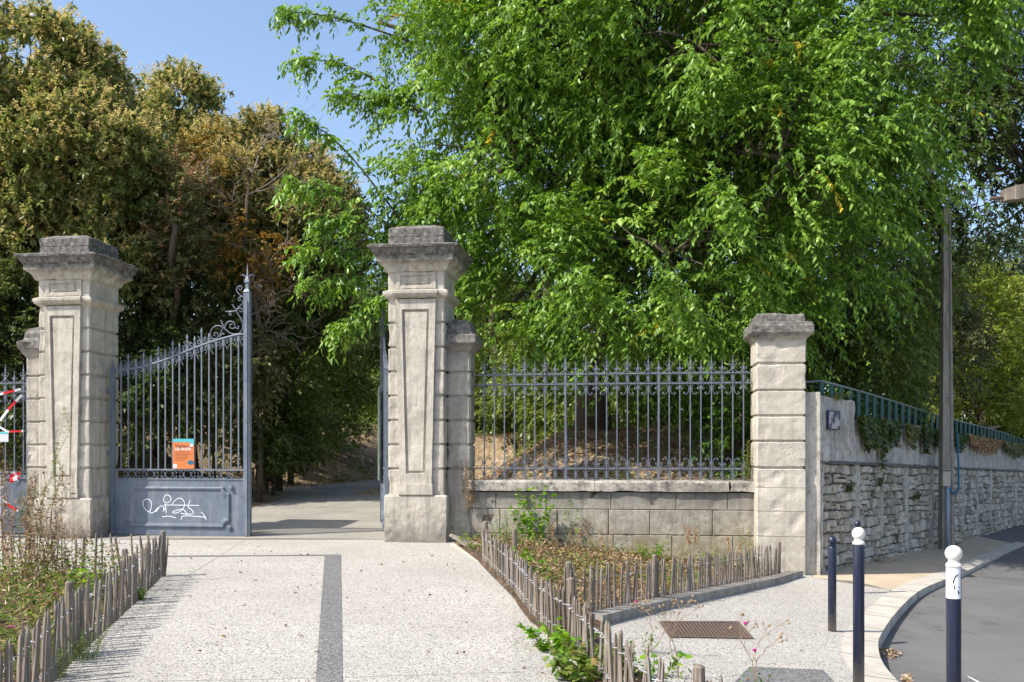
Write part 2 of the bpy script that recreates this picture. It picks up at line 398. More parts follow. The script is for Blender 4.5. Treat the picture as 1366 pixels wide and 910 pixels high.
M['leaf_dark'] = leaf_mat('dark_shrub_leaf', [(0, (0.030,0.052,0.014)), (0.55, (0.075,0.115,0.026)), (0.9, (0.14,0.19,0.045)), (1, (0.22,0.24,0.07))], 0.32, 0.42, 0.4)
M['leaf_olive'] = leaf_mat('olive_leaf', [(0, (0.08,0.092,0.033)), (0.5, (0.16,0.175,0.06)), (0.85, (0.26,0.25,0.10)), (1, (0.34,0.30,0.14))], 0.28, 0.5, 0.35)
M['leaf_rusty'] = leaf_mat('rusty_leaf', [(0, (0.26,0.14,0.08)), (0.5, (0.42,0.26,0.14)), (0.8, (0.52,0.36,0.20)), (1, (0.42,0.38,0.20))], 0.3, 0.6, 0.2)
M['leaf_orange'] = leaf_mat('orange_leaf', [(0, (0.20,0.125,0.03)), (0.6, (0.33,0.215,0.05)), (1, (0.45,0.33,0.10))], 0.3, 0.6, 0.2)
M['leaf_lime'] = leaf_mat('yellow_green_leaf', [(0, (0.10,0.15,0.02)), (0.55, (0.23,0.29,0.04)), (0.9, (0.37,0.40,0.08)), (1, (0.46,0.28,0.14))], 0.38, 0.5, 0.3)
M['leaf_grey'] = leaf_mat('grey_green_leaf', [(0, (0.06,0.09,0.05)), (0.6, (0.13,0.18,0.10)), (1, (0.23,0.28,0.18))], 0.25, 0.5, 0.3)
M['leaf_weed'] = leaf_mat('weed_leaf', [(0, (0.055,0.10,0.015)), (0.5, (0.12,0.20,0.025)), (0.8, (0.24,0.27,0.05)), (1, (0.34,0.24,0.09))], 0.35, 0.5, 0.3)
M['leaf_dry'] = leaf_mat('dry_leaf', [(0, (0.13,0.075,0.035)), (0.5, (0.26,0.17,0.09)), (0.85, (0.42,0.31,0.19)), (1, (0.52,0.42,0.30))], 0.15, 0.8, 0.1)
M['leaf_vine'] = leaf_mat('vine_leaf', [(0, (0.07,0.17,0.012)), (0.6, (0.15,0.32,0.02)), (1, (0.30,0.42,0.05))], 0.42, 0.4, 0.4)
M['leaf_fennel'] = leaf_mat('feathery_leaf', [(0, (0.07,0.14,0.03)), (0.6, (0.15,0.25,0.06)), (1, (0.26,0.34,0.11))], 0.3, 0.6, 0.2)

# ------------------------------------------------------------------ foliage
def leaf_object(name, mat, parent, pos, axis, side, L, W, tint, droop=0.0, simple=False, smooth=False):
    """one mesh of folded leaves.  pos, axis, side: (n,3); L, W: (n,)"""
    n = len(pos)
    nrm = np.cross(axis, side); nrm /= (np.linalg.norm(nrm, axis=1, keepdims=True) + 1e-9)
    L = L[:, None]; W = W[:, None]
    down = np.array([0, 0, -1.0])
    if simple:
        v = np.stack([pos, pos + axis*L*0.45 + side*W*0.5 + nrm*W*0.12, pos + axis*L + down*droop*L, pos + axis*L*0.45 - side*W*0.5 + nrm*W*0.12], 1)
        nv = 4; quads = np.array([[0,1,2,3]])
    else:
        tip = pos + axis*L + down*droop*L
        a1 = pos + axis*L*0.28 + down*droop*L*0.1; a2 = pos + axis*L*0.66 + down*droop*L*0.45
        v = np.stack([pos, a1 + side*W*0.5 + nrm*W*0.18, a2 + side*W*0.36 + nrm*W*0.12, tip, a2 - side*W*0.36 + nrm*W*0.12, a1 - side*W*0.5 + nrm*W*0.18], 1)
        nv = 6; quads = np.array([[0,1,2,3],[0,3,4,5]])
    v = v.reshape(-1, 3).astype(np.float32)
    q = (quads[None] + (np.arange(n)*nv)[:, None, None]).reshape(-1, 4)
    me = bpy.data.meshes.new(name)
    me.vertices.add(len(v)); me.vertices.foreach_set('co', v.ravel())
    me.loops.add(q.size); me.loops.foreach_set('vertex_index', q.ravel().astype(np.int32))
    me.polygons.add(len(q)); me.polygons.foreach_set('loop_start', (np.arange(len(q))*4).astype(np.int32))
    at = me.attributes.new('tint', 'FLOAT', 'FACE')
    at.data.foreach_set('value', np.repeat(tint, len(quads)).astype(np.float32))
    me.materials.append(mat)
    me.update(calc_edges=True)
    o = bpy.data.objects.new(name, me); C.objects.link(o)
    if parent is not None: o.parent = parent
    return o

def unit(a): return a / (np.linalg.norm(a, axis=-1, keepdims=True) + 1e-9)

def crown_clumps(lobes, rng, dens, under=-0.5, inner=0.62, shell=(0.68, 1.08)):
    """clump centres and outward directions over the lobes (centre, radii)"""
    cs = []; ds = []
    for (c, r) in lobes:
        c = np.array(c); r = np.array(r)
        area = 4*PI*((r[0]*r[1])**1.6/3 + (r[0]*r[2])**1.6/3 + (r[1]*r[2])**1.6/3)**(1/1.6)
        n = max(4, int(area*dens))
        d = unit(rng.normal(size=(n*2, 3)))
        d = d[d[:, 2] > under][:n]
        f = rng.uniform(shell[0], shell[1], (len(d), 1))
        p = c + d*r*f
        keep = np.ones(len(p), bool)
        for (c2, r2) in lobes:
            c2 = np.array(c2); r2 = np.array(r2)
            if np.allclose(c, c2): continue
            q = np.linalg.norm((p - c2)/r2, axis=1)
            keep &= q > inner
        cs.append(p[keep]); ds.append(unit(d/r)[keep])
    return np.concatenate(cs), np.concatenate(ds)

def foliage(name, mat, parent, lobes, seed, dens=1.2, clump_r=0.5, sprays=10, stem=0.6, leaves=12, L=0.13, W=0.055,
            droop=0.5, hang=0.6, under=-0.5, tint_mu=0.45, tint_sd=0.2, simple=False, tuft=False, yellow=0.0, up=0.0, fill=0.0, clumps=None, shell=(0.68, 1.08)):
    rng = np.random.default_rng(seed)
    cc, cd = clumps if clumps is not None else crown_clumps(lobes, rng, dens, under, shell=shell)
    if fill > 0:      # sparse inner clumps so the crown has depth
        k = int(len(cc)*fill); idx = rng.integers(0, len(cc), k)
        ctr = np.mean([l[0] for l in lobes], axis=0)
        f = rng.uniform(0.25, 0.8, (k, 1))
        ic = cc[idx]*f + ctr*(1-f) + rng.normal(0, 0.4, (k, 3))
        cc = np.concatenate([cc, ic]); cd = np.concatenate([cd, cd[idx]])
    nC = len(cc)
    ctint = rng.normal(0, 0.09, nC)
    ns = rng.poisson(sprays, nC) + 2
    ci = np.repeat(np.arange(nC), ns); S = len(ci)
    d0 = unit(cd[ci]*0.9 + rng.normal(0, 0.65, (S, 3)) + np.array([0, 0, up]))
    start = cc[ci] + rng.normal(0, clump_r*0.42, (S, 3))
    sl = stem*rng.uniform(0.6, 1.25, S)
    nl = leaves
    si = np.repeat(np.arange(S), nl); T = len(si)
    if tuft:
        t = rng.uniform(0.7, 1.0, T)
    else:
        t = np.tile((np.arange(nl)+0.5)/nl, S) + rng.normal(0, 0.02, T)
    dn = np.array([0, 0, -1.0])
    pos = start[si] + d0[si]*(sl[si]*t)[:, None] + dn*(sl[si]*droop*t*t)[:, None]
    tan = unit(d0[si] + dn*(2*droop*t)[:, None])
    sd = unit(np.cross(tan, np.array([0, 0, 1.0]) + rng.normal(0, 0.35, (T, 3))))
    alt = np.where(np.tile(np.arange(nl), S) % 2 == 0, 1.0, -1.0)[:, None]
    if tuft:
        ax = unit(tan*0.4 + rng.normal(0, 0.8, (T, 3)) + dn*hang)
    else:
        ax = unit(tan*0.55 + sd*alt*0.75 + dn*hang + rng.normal(0, 0.22, (T, 3)))
    side = unit(np.cross(ax, unit(np.array([0, 0, 1.0]) + rng.normal(0, 0.45, (T, 3)))))
    Ls = L*rng.uniform(0.5, 1.3, T); Ws = W*rng.uniform(0.75, 1.2, T)
    tint = np.clip(tint_mu + ctint[ci][si] + rng.normal(0, tint_sd*0.55, T), 0.0, 0.925)
    if yellow > 0:
        ysp = rng.random(S) < yellow
        tint = np.where(ysp[si], rng.uniform(0.95, 1.0, T), tint)
    return leaf_object(name, mat, parent, pos, ax, side, Ls, Ws, tint, 0.18, simple), (cc, cd)

def limb_points(a, b, rng, sag=0.1, n=6, wob=0.08):
    a = np.array(a); b = np.array(b); ln = np.linalg.norm(b-a)
    pts = []
    for i in range(n+1):
        t = i/n
        p = a*(1-t) + b*t
        p = p + np.array([0, 0, 1])*ln*sag*math.sin(PI*t)
        if 0 < i < n: p = p + rng.normal(0, wob*ln*0.25, 3)
        pts.append(p)
    return pts

def trunk_mesh(parent, base, top, r0, lobes, cc, seed, mat, twig_frac=0.25, trunks=1, n=9, limb_name='limbs'):
    rng = np.random.default_rng(seed)
    mb = MB()
    base = np.array(base); top = np.array(top)
    pts = limb_points(base, top, rng, 0, 7, 0.05)
    pts[0] = base - np.array([0, 0, 0.25])
    rs = [r0*(1.35 if i == 0 else 1.0 - 0.45*i/7) for i in range(8)]
    mb.tube(pts, rs, n)
    mb.build('trunk', mat, parent, smooth=True)
    lb = MB()
    for (c, r) in lobes:
        c = np.array(c)
        k = rng.integers(3, 8)
        st = pts[k]
        lp = limb_points(st, c, rng, 0.08, 6, 0.12)
        r1 = r0*0.42
        lb.tube(lp, [r1*(1-0.75*i/6) for i in range(7)], 6)
        d = np.linalg.norm((cc - c)/np.array(r), axis=1)
        near = np.where(d < 1.25)[0]
        m = int(len(near)*twig_frac)
        if m:
            for j in rng.choice(near, m, replace=False):
                q = lp[rng.integers(2, 7)]
                tp = limb_points(q, cc[j], rng, 0.06, 4, 0.12)
                rr = 0.035
                lb.tube(tp, [rr, rr*0.8, rr*0.55, rr*0.35, rr*0.2], 4, cap=False)
    lb.build(limb_name, mat, parent, smooth=True)

def tree(name, label, lobes_px, base, top, mat, seed, r0=0.22, group=None, bark='bark', cat='tree', twig=0.2, panicles=None, **kw):
    """lobes_px: (px, py, depth, rx, ry, rz in metres)"""
    b = Vector(base)
    root = empty(name, b, 0, label, cat, group)
    lobes = [(tuple(P(l[0], l[1], l[2]) - b), tuple(l[3:6])) for l in lobes_px]
    cr, (cc, cd) = foliage('crown', M[mat], root, lobes, seed, **kw)
    trunk_mesh(root, (0, 0, 0), Vector(top) - b, r0, lobes, cc, seed+1, M[bark], twig)
    if panicles:
        rng = np.random.default_rng(seed+5)
        sel = rng.random(len(cc)) < panicles.get('frac', 0.7)
        sel &= (cd[:, 2] > -0.25)
        c2, d2 = cc[sel], cd[sel]
        foliage('flower_panicles', M[panicles.get('mat', 'panicle')], root, lobes, seed+9, clumps=(c2 + d2*panicles.get('out', 0.35), d2), sprays=panicles.get('n', 5),
                stem=panicles.get('stem', 0.22), leaves=panicles.get('leaves', 9), L=panicles.get('L', 0.05), W=panicles.get('W', 0.03), droop=0.0, hang=-0.1, up=0.9,
                clump_r=kw.get('clump_r', 0.5)*1.1, simple=True, tint_sd=0.4)
    return root

# ------------------------------------------------------------------ frames
GA = math.radians(-7.0)
GO = (-1.62, 16.13)
def W(u, v):
    return (GO[0] + u*math.cos(GA) - v*math.sin(GA), GO[1] + u*math.sin(GA) + v*math.cos(GA))
WP = (4.96, 15.6); WA = math.atan2(0.8, 0.6)          # retaining wall start and heading
def RW(t, y=0.0):
    return (WP[0] + t*math.cos(WA) - y*math.sin(WA), WP[1] + t*math.sin(WA) + y*math.cos(WA))

def sstep(a, b, x):
    t = max(0.0, min(1.0, (x-a)/(b-a))); return t*t*(3-2*t)

def pcurve(Y):
    return 0.0 if Y < 27 else min(0.028*(Y-27)**2, 0.55*(Y-36)+2.27) if Y < 60 else 15.5

def hp(X, Y):
    """height of the park ground behind gate and walls"""
    base = 0.028*max(0.0, Y-17.2)
    if Y > 48: base = 0.028*30.8 + 0.05*(Y-48)
    pc = pcurve(Y)
    R = sstep(-2.1+pc, 1.7+pc, X)
    side = 0.93 + 1.05*sstep(16.6, 21.5, Y) + 0.25*sstep(1, 8, X)*sstep(16, 20, Y)
    if X > 4.6: side = max(side, 2.0 - 0.035*(X-5)) if X < 30 else 1.2
    L = sstep(-6.1, -12.5, X) if False else sstep(0, 6.5, -6.2+pc-X)
    h = base*(1-R) + side*R + L*2.1*sstep(18.5, 25, Y)
    b = mnoise.noise(Vector((X*0.5, Y*0.5, 3)))*0.16 + mnoise.noise(Vector((X*1.9, Y*1.9, 7)))*0.05
    return h + b*max(R, L)*sstep(16.5, 18, Y)

def drape(name, pts, dz, mat, kind='structure', skirt=0.0, fine=0.0, bumps=0.0, parent=None):
    bm = bmesh.new()
    vs = [bm.verts.new((p[0], p[1], 0)) for p in pts]
    f = bm.faces.new(vs)
    if f.normal.z < 0: f.normal_flip()
    bmesh.ops.triangulate(bm, faces=bm.faces[:])
    for xx in (0.0, 4.0):
        bmesh.ops.bisect_plane(bm, geom=bm.verts[:]+bm.edges[:]+bm.faces[:], plane_co=(xx,0,0), plane_no=(1,0,0), dist=1e-5)
    if fine:
        for _ in range(6):
            lg = [e for e in bm.edges if e.calc_length() > fine]
            if not lg: break
            bmesh.ops.subdivide_edges(bm, edges=lg, cuts=1)
            bmesh.ops.triangulate(bm, faces=bm.faces[:])
    for v in bm.verts:
        b = 0.0
        if bumps and not v.is_boundary:
            q = Vector((v.co.x*3, v.co.y*3, 0)); b = bumps*(0.6 + mnoise.noise(q) + 0.5*mnoise.noise(q*3))
        v.co.z = zf(v.co.x) + dz + b
    if skirt:
        be = [e for e in bm.edges if e.is_boundary]
        r = bmesh.ops.extrude_edge_only(bm, edges=be)
        for g in r['geom']:
            if isinstance(g, bmesh.types.BMVert): g.co.z -= skirt
    bmesh.ops.recalc_face_normals(bm, faces=bm.faces[:])
    if not skirt:
        for ff in bm.faces:
            if ff.normal.z < 0: ff.normal_flip()
    me = bpy.data.meshes.new(name); bm.to_mesh(me); bm.free()
    me.materials.append(mat)
    o = bpy.data.objects.new(name, me); C.objects.link(o)
    if parent: o.parent = parent
    if kind: o['kind'] = kind
    return o

def offset_line(pts, d):
    out = []
    for i, p in enumerate(pts):
        a = pts[max(0, i-1)]; b = pts[min(len(pts)-1, i+1)]
        tx, ty = b[0]-a[0], b[1]-a[1]; l = math.hypot(tx, ty)
        out.append((p[0] - ty/l*d, p[1] + tx/l*d))
    return out

def resample(pts, step):
    out = [pts[0]]; acc = 0.0
    for a, b in zip(pts, pts[1:]):
        l = math.hypot(b[0]-a[0], b[1]-a[1]); t = step - acc
        while t <= l:
            out.append((a[0]+(b[0]-a[0])*t/l, a[1]+(b[1]-a[1])*t/l)); t += step
        acc = l - (t - step)
    return out

def smooth_line(pts, it=2):
    for _ in range(it):
        q = [pts[0]]
        for a, b in zip(pts, pts[1:]):
            q += [(a[0]*.75+b[0]*.25, a[1]*.75+b[1]*.25), (a[0]*.25+b[0]*.75, a[1]*.25+b[1]*.75)]
        q.append(pts[-1]); pts = q
    return pts

# ------------------------------------------------------------------ ground
mb = MB()
xs = [-450,-200,-100,-60,-40,-30,-20,-10,0,4,12,20,40,60,200,450]; ys = [-450,-100,-30,0,20,60,120,450]
for y in ys:
    for x in xs: mb.v.append((x, y, zf(x)-0.22))
for j in range(len(ys)-1):
    for i in range(len(xs)-1):
        a = j*len(xs)+i; mb.face((a, a+1, a+1+len(xs), a+len(xs)))
tag(mb.build('ground', M['ground']), kind='structure')

kpx = [(1366,727),(1325,745),(1287,764),(1245,779),(1221,791),(1195,817),(1180,838),(1172,852),(1171,866),(1177,886),(1198,910)]
kout = [gp(*p) for p in kpx]
kfar = (kout[0][0]+0.6*30, kout[0][1]+0.8*30)
kout = [kfar] + kout + [(3.02, 7.1), (2.93, 6.0), (2.93, 3.0), (2.93, -12)]
kout = smooth_line(kout, 2)
kin = offset_line(kout, -0.34)
drape('road', [(-5,-14),(90,-14),(90,75),(-5,75)], -0.135, M['asphalt'])
drape('kerb', kout + kin[::-1], 0.006, M['kerb'], skirt=0.2)
mb = MB(); kk = resample(kout, 0.95); ki = offset_line(kk, -0.345)
for i in range(1, len(kk)-1):
    (x0, y0), (x1, y1) = kk[i], ki[i]; l = math.hypot(x1-x0, y1-y0); tx, ty = -(y1-y0)/l*0.006, (x1-x0)/l*0.006
    ox, oy = (x0-x1)/l*0.003, (y0-y1)/l*0.003
    q = [(x1-tx,y1-ty), (x0-tx+ox,y0-ty+oy), (x0+tx+ox,y0+ty+oy), (x1+tx,y1+ty)]
    i0 = len(mb.v); mb.v += [(x, y, zf(x)+0.0095) for x, y in q] + [(x, y, zf(x)-0.14) for x, y in q[1:3]]
    mb.face((i0,i0+1,i0+2,i0+3)); mb.face((i0+1,i0+4,i0+5,i0+2))
tag(mb.build('kerb_joints', M['mortar']), kind='structure')
pav_end = [gp(1085,771), gp(1140,775), gp(1187,787)]
wl = [RW(-0.1, 0.1), RW(45, 0.1)]
kin_lo = [p for p in kin if p[1] < pav_end[2][1]]
kin_hi = [p for p in kin if p[1] >= pav_end[2][1]]
drape('pavement', [(-24,-12)] + [(kin[-1][0]+0.01,-12)] + [(p[0]+0.01, p[1]) for p in kin_lo[::-1]] + pav_end[::-1] + [W(6.6,0.5), W(-24,0.9)], 0.0, M['agg'])
drape('sidewalk', [pav_end[0], pav_end[1], pav_end[2]] + kin_hi[::-1] + [wl[1], wl[0]], 0.0, M['sidewalk'])
# dark strips let into the pavement, and a dark patch on it
s0, s1, s2, s3 = gp(433,740), gp(455,740), gp(457,910), gp(421,910)
def ext(a, b, k): return (b[0]+(b[0]-a[0])*k, b[1]+(b[1]-a[1])*k)
drape('paving_strip', [s0, s1, ext(s1, s2, 0.8), ext(s0, s3, 0.8)], 0.004, M['agg_dark'])
drape('paving_joint', [gp(120,742.2), gp(433,740.2), gp(433,741.6), gp(120,743.8)], 0.004, M['agg_dark'])
drape('dark_patch', [gp(1000,890), gp(1098,894), gp(1118,915), gp(1090,975), gp(930,960)], 0.004, M['agg_dark'])  # flat patch, darker than the pavement around it
for a, b in (((340,712),(246,771)), ((200,909),(420,905)), ((458,904),(700,898)), ((250,766),(430,766)), ((905,852),(800,852))):
    p, q = gp(*a), gp(*b); l = math.hypot(q[0]-p[0], q[1]-p[1]); nx, ny = -(q[1]-p[1])/l*0.0035, (q[0]-p[0])/l*0.0035
    drape('paving_joint', [(p[0]-nx,p[1]-ny),(q[0]-nx,q[1]-ny),(q[0]+nx,q[1]+ny),(p[0]+nx,p[1]+ny)], 0.0035, M['kerb_old'])
drape('road_patch', [gp(1222,805,-.13), gp(1300,799,-.13), gp(1366,789,-.13), gp(1460,792,-.13), gp(1470,830,-.13), gp(1366,822,-.13), gp(1290,815,-.13)], -0.131, M['asphalt_pale'])
drape('road_marking', [gp(1290,902,-.13), gp(1366,909,-.13), gp(1460,918,-.13), gp(1500,990,-.13), gp(1366,945,-.13)], -0.130, M['white'])

# park ground behind the gate
def yb(X):
    u = (X - GO[0])/math.cos(GA)
    y1 = GO[1] + u*math.sin(GA) + 0.5
    if X <= 4.75: return y1
    return WP[1] + (X-WP[0])*(0.8/0.6) + 0.45 if X > WP[0] else y1
mb = MB()
X0, X1, nx, ny = -75.0, 62.0, 230, 150
cols = sorted(set([round(x, 3) for x in list(np.linspace(-75, -14, 40)) + list(np.linspace(-14, 9, 120)) + list(np.linspace(9, 62, 60))]))
for X in cols:
    y0 = yb(X)
    for j in range(ny+1):
        t = j/ny
        Y = y0 + (130 - y0)*(t**2.2) if y0 < 125 else y0 + t*5
        mb.v.append((X, Y, hp(X, Y)-0.012))
for i in range(len(cols)-1):
    for j in range(ny):
        a = i*(ny+1)+j; mb.face((a, a+ny+1, a+ny+2, a+1))
tag(mb.build('park_ground', M['litter'], smooth=True), kind='structure')
mb = MB(); rows = []
Ys = [16.62 + k*0.7 for k in range(60)]
for Y in Ys:
    pc = pcurve(Y)
    a = -6.25 + pc + 0.25*mnoise.noise(Vector((Y*0.8, 0, 0))); b = -1.95 + pc + 0.2*mnoise.noise(Vector((Y*0.8, 5, 0)))
    if Y < 18: a, b = -8, -1.2
    for k in range(9):
        x = a + (b-a)*k/8; mb.v.append((x, Y + (0.55-(x+1.6)*0.122 if Y < 17.0 else 0)*0.0, hp(x, Y) + 0.015 - 0.03*abs(k/4-1)**3))
for j in range(len(Ys)-1):
    for k in range(8):
        a = j*9+k; mb.face((a, a+1, a+10, a+9))
tag(mb.build('park_path', M['park_asphalt'], smooth=True), kind='structure')

# planting beds
rowA = [(-0.40,13.3),(0.07,10.2),(0.22,8.9),(0.47,7.8),(0.60,6.9),(0.76,5.9),(0.93,5.05)]
rowB = [(0.50,9.0),(0.86,9.45),(1.65,10.75),(2.66,12.35),(4.15,14.85)]
bedR = [W(0.9,0.3), W(5.7,0.3), (4.30,14.86),(2.72,12.25),(1.70,10.66),(0.92,9.36),(0.80,8.3),(1.05,6.6),(1.32,5.0),(1.5,2.0),(1.1,2.0),(0.88,5.05),(0.70,5.9),(0.55,6.9),(0.42,7.8),(0.16,8.9),(0.01,10.2),(-0.46,13.3), (-0.95,15.85)]
drape('planting_bed', bedR, 0.02, M['soil'], fine=0.22, bumps=0.05, skirt=0.05)
edge = [(-1.02,15.75),(-0.46,13.3),(0.01,10.2),(0.16,8.9),(0.42,7.8),(0.55,6.9),(0.70,5.9),(0.95,4.4)]
drape('stone_edging', edge + offset_line(edge, 0.26)[::-1], 0.012, M['edging'], skirt=0.04)
bk = smooth_line([(0.86,9.05),(1.0,9.3),(1.75,10.6),(2.78,12.2),(4.35,14.75),(4.6,15.1)], 2)
drape('bed_kerb', bk + offset_line(bk, 0.15)[::-1], 0.10, M['kerb_old'], skirt=0.2)
rowL = [(-4.33,11.8),(-3.87,9.8),(-3.28,7.1),(-2.72,5.0),(-2.2,3.0)]
rowK = [(-4.33,11.85),(-6.0,12.0),(-8.4,12.15)]
bedL = [(-4.35,11.78),(-3.89,9.8),(-3.30,7.1),(-2.74,5.0),(-2.2,2.8),(-10,2.8),(-10,12.2),(-6.0,11.95)]
drape('planting_bed', bedL, 0.02, M['soil'], fine=0.3, bumps=0.05, skirt=0.05)

# ------------------------------------------------------------------ gate pillars
GR = [1.24,1.65,2.06,2.475,2.885,3.295,3.71]
def shaft_profile(z0, grooves, ztop, w, d=0.03):
    pr = [(w, z0)]
    for g in grooves:
        pr += [(w, g-0.028), (w-0.012, g-0.02), (w-d, g-0.012), (w-d, g+0.012), (w-0.012, g+0.02), (w, g+0.028)]
    pr.append((w, ztop)); return pr

def nested(mb, rings):
    """rings: list of (list of 4 (x,z), y) lofted front relief"""
    b = len(mb.v)
    for pts, y in rings:
        for x, z in pts: mb.v.append((x, y, z))
    for i in range(len(rings)-1):
        n = 4
        for j in range(n):
            k = (j+1) % n
            mb.face((b+i*n+j, b+i*n+k, b+(i+1)*n+k, b+(i+1)*n+j))
    e = b+(len(rings)-1)*4
    mb.face((e, e+1, e+2, e+3))

def gate_pillar(u, side, zpl, label):
    x, y = W(u, 0.5)
    root = empty('stone_gate_pillar', (x, y, 0), GA, label, 'gate pillar', 'tall stone pillars flanking the gateway')
    mb = MB(); mb.sq([(0.545,-0.2),(0.548,0.02),(0.545,zpl-0.03),(0.525,zpl)], ch=0.02)
    mb.build('plinth', M['pillar'], root, wear=0.012, cell=0.07)
    mb = MB(); mb.sq(shaft_profile(zpl-0.01, GR, 4.11, 0.485), ch=0.02)
    mb.build('shaft', M['pillar'], root, wear=0.009, cell=0.06)
    # front relief: base block, tapering frame with sunk field
    mb = MB(); F0 = -0.485
    t0, t1 = 0.345, 0.275; i0, i1 = 0.235, 0.165
    def q(a, b, z0, z1): return [(-b, z0), (b, z0), (a, z1), (-a, z1)]
    nested(mb, [(q(t0,t1,zpl+0.18,4.10), F0+0.05), (q(t0,t1,zpl+0.18,4.10), F0-0.062), (q(i0,i1,zpl+0.36,3.93), F0-0.062), (q(i0-.01,i1-.01,zpl+0.37,3.92), F0-0.012),
                (q(i0-.035,i1-.035,zpl+0.40,3.89), F0-0.008), (q(i0-.045,i1-.045,zpl+0.41,3.88), F0-0.042)])
    nested(mb, [(q(.30,.30,zpl,zpl+0.19), F0+0.05), (q(.30,.30,zpl,zpl+0.19), F0-0.075), (q(.29,.29,zpl+.01,zpl+0.18), F0-0.08)])
    mb.build('front_panel', M['pillar'], root, wear=0.006, cell=0.05)
    mb = MB(); nested(mb, [(q(.34,.34,4.28,4.56), F0+0.03), (q(.34,.34,4.28,4.56), F0-0.03), (q(.27,.27,4.33,4.51), F0-0.03), (q(.255,.255,4.345,4.495), F0-0.008), (q(.22,.22,4.365,4.475), F0-0.008), (q(.215,.215,4.37,4.47), F0-0.022)])
    mb.sq([(0.485,4.10),(0.52,4.13),(0.55,4.15),(0.565,4.19),(0.565,4.235),(0.53,4.25),(0.485,4.27),(0.485,4.57)], ch=0.015)
    # the moulding steps forward over the relief
    mb.rings([[(-w, y_, z), (w, y_, z), (w, -0.4, z), (-w, -0.4, z)] for w, y_, z in ((.345,-.55,4.12),(.37,-.60,4.15),(.385,-.625,4.19),(.385,-.625,4.235),(.36,-.57,4.26))])
    mb.build('frieze', M['pillar'], root, wear=0.006, cell=0.06)
    mb = MB(); mb.sq([(0.485,4.55),(0.53,4.57),(0.545,4.60),(0.56,4.64),(0.60,4.69),(0.645,4.715),(0.655,4.725),(0.665,4.73),(0.67,4.82),(0.69,4.835),(0.70,4.86),(0.73,4.92),(0.77,4.945),(0.775,4.985),(0.75,5.0),(0.50,5.04)], ch=0.02)
    mb.build('cornice', M['pillar'], root, wear=0.012, cell=0.07)
    mb = MB(); mb.sq([(0.49,4.98),(0.488,5.15),(0.48,5.155),(0.48,5.165),(0.486,5.17),(0.482,5.30),(0.465,5.325),(0.30,5.39),(0.05,5.42)], ch=0.02)
    mb.build('cap', M['pillar'], root, wear=0.014, cell=0.07)
    mb = MB()
    pr = shaft_profile(-0.2, GR[:-2], 3.22, 0.215)
    pr += [(0.24,3.25),(0.30,3.34),(0.335,3.38),(0.335,3.50),(0.28,3.53),(0.25,3.56),(0.235,3.66),(0.20,3.76),(0.10,3.81)]
    mb.sq(pr, cx=side*0.675, cy=0.0, hy=0.03, ch=0.03)
    mb.build('side_pier', M['pier'], root, wear=0.018, cell=0.06)
    return root
gate_pillar(0.0, 1, 0.80, 'tall carved stone gate pillar at the right of the opening, beside the long railing')
gate_pillar(-6.36, -1, 0.71, 'tall carved stone gate pillar on the left, holding the closed gate leaf')

# small right-hand pillar
x, y = W(6.0, 0.36)
root = empty('stone_end_pillar', (x, y, -0.48), GA, 'shorter plain stone pillar with grooved courses at the right end of the railing', 'pillar')
mb = MB()
pr = [(0.39, -0.1)]
for g in (0.645, 1.05, 1.43): pr += [(0.39, g-0.007), (0.380, g-0.003), (0.380, g+0.003), (0.39, g+0.007)]
mb.sq(pr + shaft_profile(1.6, [1.75,2.18,2.59,3.0,3.43], 3.82, 0.39, 0.028), ch=0.02)
mb.build('shaft', M['pillar2'], root, wear=0.010, cell=0.06)
mb = MB(); mb.sq([(0.385,3.80),(0.40,3.82),(0.43,3.86),(0.485,3.90),(0.49,3.92),(0.50,3.925),(0.50,4.03),(0.49,4.05),(0.485,4.085),(0.42,4.10),(0.40,4.105)], ch=0.02)
mb.build('cornice', M['pillar2'], root, wear=0.010, cell=0.06)
mb = MB(); mb.sq([(0.385,4.08),(0.385,4.21),(0.37,4.245),(0.1,4.26)], ch=0.02)
mb.build('cap', M['pillar2'], root, wear=0.010, cell=0.06)

# ------------------------------------------------------------------ low wall with railing
def block(mb, x0, x1, z0, z1, y0, depth, g=0.005, bev=0.014):
    x0 += g; x1 -= g; z0 += g; z1 -= g
    mb.rings([[(x0,y0+depth,z0),(x1,y0+depth,z0),(x1,y0+depth,z1),(x0,y0+depth,z1)],
              [(x0,y0+bev,z0),(x1,y0+bev,z0),(x1,y0+bev,z1),(x0,y0+bev,z1)],
              [(x0+bev,y0,z0+bev),(x1-bev,y0,z0+bev),(x1-bev,y0,z1-bev),(x0+bev,y0,z1-bev)]], True, False, True)
wx, wy = W(0.84, 0.30)
lw = empty('low_stone_wall', (wx, wy, -0.45), GA, 'low weathered stone wall under the long iron railing', 'wall')
mb = MB(); LW = 4.80
for k, (z0, z1) in enumerate([(-0.15,0.17),(0.17,0.59),(0.59,1.01),(1.01,1.305)]):
    x = -0.1 - [0.0,0.35,0.12,0.5][k]
    while x < LW:
        l = rnd.uniform(0.62, 1.15); xe = min(x+l, LW+0.02)
        if xe > 0.02: block(mb, max(x, 0.0), xe, z0, z1, rnd.uniform(-0.004, 0.004), 0.4, bev=0.008)
        x += l
mb.build('masonry', M['lowwall'], lw, wear=0.008, cell=0.08)
mb = MB(); mb.box(0.0, LW, 0.012, 0.44, -0.2, 1.29); mb.build('mortar', M['mortar'], lw)
mb = MB(); x = 0.0
while x < LW:
    l = min(rnd.uniform(0.9, 1.4), LW-x)
    if LW-x-l < 0.3: l = LW-x
    mb.rings([[(xx, -0.06, 1.315), (xx, -0.065, 1.46), (xx, -0.05, 1.49), (xx, 0.46, 1.50), (xx, 0.46, 1.31)][::-1] for xx in (x+0.003, x+l*0.5, x+l-0.003)])
    x += l
